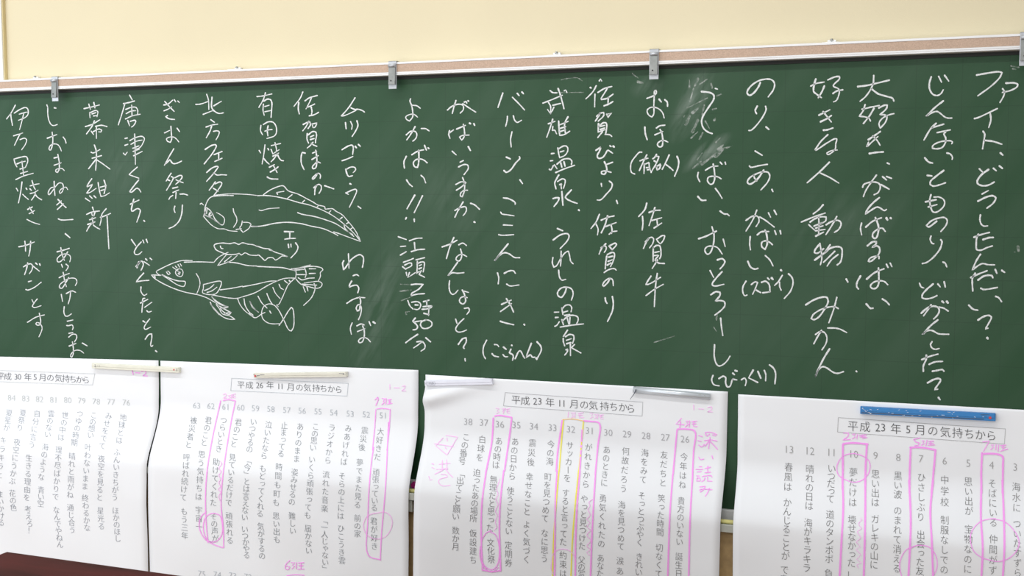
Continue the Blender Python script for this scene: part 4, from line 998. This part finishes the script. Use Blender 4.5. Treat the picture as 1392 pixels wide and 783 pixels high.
for ln in PRINT.strip().split('\n'):
    c = ln[0]; body = ln[2:]
    if c == 'S':
        flush_title(); k = int(body); sheet = make_sheet(k); s = SHEETS[k]
        ink = mat('grey_print_%d' % k, s['ink'], 0.8); ink_t = mat('title_print_%d' % k, tuple(v * .45 for v in s['ink']), 0.8)
        ink_n = mat('number_print_%d' % k, tuple(min(.6, v * 1.9) for v in s['ink']), 0.8)
    elif c == '@': O = tuple(float(q) for q in body.split())
    elif c == 'C':
        t = body.split(); title += [(*T_((float(t[i]), float(t[i + 1]))), t[i + 2]) for i in range(0, len(t), 3)]
    elif c == 'B':
        v = [float(q) for q in body.split()]; P = [T_((v[i], v[i + 1])) for i in range(0, 8, 2)]; P = P + [P[0]]
        st = []
        for a, b in zip(P, P[1:]): st.append([(a[0] + (b[0] - a[0]) * q / 12, a[1] + (b[1] - a[1]) * q / 12) for q in range(13)])
        ribbon_object('title_frame', st, 0.55, map_paper(k), ink_n, sheet, 0, 0)
    elif c == 'N':
        t = body.split()
        for i in range(0, len(t), 3): text_object('entry_number', [(*T_((float(t[i]), float(t[i + 1]))), t[i + 2])], s['em'][2], k, ink_n, sheet, .95)
    elif c == 'L':
        for ph in body.split(';'):
            items = []
            t = ph.split(); x0, y0 = T_((float(t[0]), float(t[1]))); x1, y1 = T_((float(t[2]), float(t[3]))); n = len(t[4])
            for i, chh in enumerate(t[4]):
                u = i / max(1, n - 1); items.append((x0 + (x1 - x0) * u, y0 + (y1 - y0) * u, chh))
            text_object('printed_line', items, s['em'][0], k, ink, sheet, .93)
    elif c == 'M':
        kind = body[0]; st = [[T_(p) for p in q] for q in read_strokes(body[1:])]
        big = max(abs(q[0][1] - q[-1][1]) for q in st) > 60
        wd = {'p': 1.15, 'q': 0.85, 'P': 2.6, 'y': 1.7, 'o': 1.0}[kind]
        if k == 3 and kind == 'p' and big: wd = 2.0
        if k == 2 and kind == 'p' and big: wd = 1.3
        off = {'y': .0011, 'o': .0013}.get(kind, .0012)
        o = ribbon_object('marker_note', st, wd, map_paper(k, off), {'p': INK_PINK, 'q': INK_PALE, 'P': INK_PINK, 'y': INK_YEL, 'o': INK_ORA}[kind], sheet, .05, .0)
        o['label'] = {'y': 'yellow felt pen lines', 'o': 'orange felt pen line'}.get(kind, 'pink felt pen marks')
flush_title()
bpy.data.objects.remove(_to)

# ---------------------------------------------------------------- magnet bars
def bar_frame(k, a, b):
    A, B = on_plane_y([a, b], -0.008)
    d = B - A; L = float(np.linalg.norm(d)); d /= L
    ang = math.atan2(-d[2], d[0])
    c = (A + B) / 2
    return c, L, Matrix.Translation(Vector(c)) @ Matrix.Rotation(ang, 4, 'Y')
def magnet(k, a, b, hgt, col, label, kind='flat'):
    c, L, M = bar_frame(k, a, b); h = hgt / 2
    root = tag(empty('magnet_bar', tuple(c)), label, 'magnet', 'magnetic bars holding the paper sheets')
    body = mat('magnet_plastic', col, 0.35 if kind != 'round' else 0.3, metal=0.0 if kind != 'round' else 0.35, noise_scale=40, noise_amt=0.04)
    bm = bmesh.new()
    if kind == 'round':
        add_box(bm, -L / 2, L / 2, -.0005, .0035, -h, h, .0004, M)
        prof = [(-math.cos(t) * h, -math.sin(t) * h * .9) for t in np.linspace(0, math.pi, 15)]
        n = len(prof); vv = []
        for xx in (-L / 2, L / 2): vv.append([bm.verts.new(M @ Vector((xx, pz, py))) for py, pz in prof])
        for i in range(n - 1): bm.faces.new((vv[0][i], vv[0][i + 1], vv[1][i + 1], vv[1][i]))
        bm.faces.new(vv[0][::-1]); bm.faces.new(vv[1])
        bmesh.ops.recalc_face_normals(bm, faces=bm.faces)
    else:
        add_box(bm, -L / 2, L / 2, -.0075, .0035, -h, h, .0012, M)
        add_box(bm, -L / 2 + .002, L / 2 - .002, -.0088, -.006, -h * .15, h * .92, .0006, M)
    o = bm_obj('bar_body', bm, body, root, kind == 'round')
    return root, L, M, h
M_red = mat('red_sticker', (0.62, 0.05, 0.06), 0.4); M_ink = mat('dark_label_print', (0.06, 0.07, 0.10), 0.5); M_scuff = mat('white_scuffs', (0.85, 0.88, 0.92), 0.8)
def dot(root, M, x, zz, r, material, name='sticker', y=-.0093):
    bm = bmesh.new(); bmesh.ops.create_cone(bm, cap_ends=True, segments=14, radius1=r, radius2=r, depth=.0006)
    bmesh.ops.transform(bm, matrix=M @ Matrix.Translation((x, y, zz)) @ Matrix.Rotation(math.pi / 2, 4, 'X'), verts=bm.verts)
    return bm_obj(name, bm, material, root)
def scribble(root, M, strokes, wd, material, name, y=-.0091):
    vs, fs = [], []
    for s in strokes: ribbon(s, wd, vs, fs, 0, 0)
    return obj(name, [M @ Vector((v[0], y, v[1])) for v in vs], fs, material, root)
r1, L, M, h = magnet(1, (126.8, 496.6), (245.0, 502.8), .0165, (.80, .79, .68), 'cream magnet bar bridging the two leftmost paper sheets')
dot(r1, M, L / 2 - .016, 0.001, .0024, M_red); scribble(r1, M, [[(L / 2 - .0055, .005), (L / 2 - .0055, -.003)]], .0016, M_ink, 'end_mark')
x = -L / 2 + .012
scribble(r1, M, [[(x, .003), (x + .004, .004), (x + .004, .001), (x, -.003), (x + .006, -.003)], [(x + .010, 0), (x + .013, 0)], [(x + .019, .003), (x + .018, -.003)]], .0009, M_ink, 'handwritten_number')
r2, L, M, h = magnet(2, (346.5, 510.0), (472.4, 508.4), .0145, (.74, .72, .62), 'cream magnet bar above the heading 平成26年11月')
dot(r2, M, -L / 2 + .007, -.001, .0032, M_red)
scribble(r2, M, [[(-L / 2 + .001, .002), (-L / 2 + .006, .004)], [(-L / 2 + .012, 0), (-L / 2 + .022, 0)], [(-L / 2 + .023, .0022), (-L / 2 + .038, .0022)], [(L / 2 - .022, .003), (L / 2 - .006, .0026)], [(L / 2 - .010, .001), (L / 2 - .006, .001)]], .0012, M_ink, 'label_print')
r3, L, M, h = magnet(3, (578.6, 520.6), (670.3, 518.3), .0155, (.80, .81, .90), 'pale lilac magnet bar on the curling upper left corner of a sheet')
x = -L / 2 + .006
scribble(r3, M, [[(x, .0035), (x + .026, .0035)], [(x + .027, .002), (x + .027, -.003)], [(x + .026, -.0045), (x, -.0045)], [(x - .001, -.003), (x - .001, .002)]], .0006, M_ink, 'label_outline')
scribble(r3, M, [[(x + .008, 0.0), (x + .010, .001), (x + .011, -.002)], [(x + .013, .001), (x + .016, -.002)], [(x + .018, .0015), (x + .018, -.0025)], [(x + .020, .001), (x + .023, -.001)]], .0008, M_ink, 'label_print')
r4, L, M, h = magnet(3, (861.0, 529.6), (965.3, 539.4), .0165, (.66, .70, .74), 'round silver magnet bar with a dark thread, near the note 深い読み', 'round')
scribble(r4, M, [[(L / 2 - .028, .004), (L / 2 - .022, .0045)], [(L / 2 - .014, .004), (L / 2 - .010, .003)]], .0008, M_tray, 'end_mark', -.0086)
p = [M @ Vector((-L / 2 + .009, -.0092, .003)), M @ Vector((-L / 2 + .007, -.0085, -.004)), M @ Vector((-L / 2 + .002, -.007, -.013)), M @ Vector((-L / 2 - .004, -.006, -.022)), M @ Vector((-L / 2 - .006, -.0055, -.026))]
cu = bpy.data.curves.new('thread', 'CURVE'); cu.dimensions = '3D'; cu.bevel_depth = .0010; sp = cu.splines.new('POLY'); sp.points.add(len(p) - 1)
for i, q in enumerate(p): sp.points[i].co = (*q, 1); sp.points[i].radius = (1.0, 1.2, .9, .6, .5)[i]
_t = bpy.data.objects.new('thread_curve', cu); COL.objects.link(_t); bpy.context.view_layer.update()
th = bpy.data.objects.new('thread', bpy.data.meshes.new_from_object(_t.evaluated_get(bpy.context.evaluated_depsgraph_get()))); bpy.data.objects.remove(_t); COL.objects.link(th); th.data.materials.append(M_ink); th.parent = r4; th.matrix_parent_inverse = r4.matrix_world.inverted()
r5, L, M, h = magnet(4, (1169.6, 557.0), (1353.3, 566.8), .0180, (.015, .20, .52), 'blue magnet bar with white scuffs, on the rightmost sheet')
dot(r5, M, L / 2 - .012, -.001, .0032, M_red)
scribble(r5, M, [[(-L / 2 + .004, -.0055), (L / 2 - .026, -.0055)]], .0020, M_ink, 'dark_groove', -.0077)
scribble(r5, M, [[(L / 2 - .032, .006), (L / 2 - .014, .006)], [(L / 2 - .032, .003), (L / 2 - .02, .003)]], .0009, M_ink, 'label_print')
rs = random.Random(3); st = []
for i in range(34):
    x = -L / 2 + .004 + (L * (rs.random() ** 2.2) * .9 if i < 26 else L * rs.random() * .95); zz = rs.uniform(-.0072, .0072); st.append([(x, zz), (x + rs.uniform(.0008, .0045), zz + rs.uniform(-.0012, .0012))])
scribble(r5, M, st, .0008, M_scuff, 'scuff_marks', -.0093)['kind'] = 'stuff'

# things on the tray between the sheets
x = bX(561.5, 659, -.012); zc = bZ(561.5, 659, -.012)
bm = bmesh.new(); bmesh.ops.create_cone(bm, cap_ends=True, segments=20, radius1=.0095, radius2=.008, depth=.008)
bmesh.ops.transform(bm, matrix=Matrix.Translation((x + .004, -.0145, zc)) @ Matrix.Rotation(math.pi / 2, 4, 'X'), verts=bm.verts)
tag(bm_obj('round_magnet', bm, M_magenta, None), 'magenta round magnet on the bottom rail, left of the third sheet', 'magnet')
def stick(px, py, ln, label):
    x = bX(px, py, -.045); bm = bmesh.new()
    bmesh.ops.create_cone(bm, cap_ends=True, segments=14, radius1=.0055, radius2=.0055, depth=ln)
    bmesh.ops.transform(bm, matrix=Matrix.Translation((x, -.045, ZT + .0056)) @ Matrix.Rotation(math.pi / 2, 4, 'Y'), verts=bm.verts)
    tag(bm_obj('chalk_stick', bm, M_yellow, None, True), label, 'chalk')
stick(562, 667, .075, 'pale yellow chalk stick on the tray, between the second and third sheets')
stick(985, 708, .085, 'pale yellow chalk stick on the tray, between the third and rightmost sheets')

# ---------------------------------------------------------------- teacher's desk
DZ = 0.90
c = on_plane_z(9.5, 749.8, DZ); x0, y1 = float(c[0]), float(c[1]); x1, y0 = x0 + 1.35, y1 - 0.60
desk = tag(empty('desk', ((x0 + x1) / 2, (y0 + y1) / 2, 0)), 'dark reddish brown wooden desk in front of the leftmost paper sheet', 'desk')
box('desktop', x0, x1, y0, y1, DZ - .03, DZ, M_wood, desk, .002)
box('side_panel', x0 + .03, x0 + .05, y0 + .03, y1 - .03, 0.05, DZ - .03, M_wood, desk, .001)
box('side_panel', x1 - .05, x1 - .03, y0 + .03, y1 - .03, 0.05, DZ - .03, M_wood, desk, .001)
box('back_panel', x0 + .05, x1 - .05, y1 - .06, y1 - .045, 0.15, DZ - .03, M_wood, desk, .001)
for lx in (x0 + .02, x1 - .06):
    for ly in (y0 + .02, y1 - .06): box('leg', lx, lx + .04, ly, ly + .04, 0.0, DZ - .03, M_metal_leg, desk, .002)
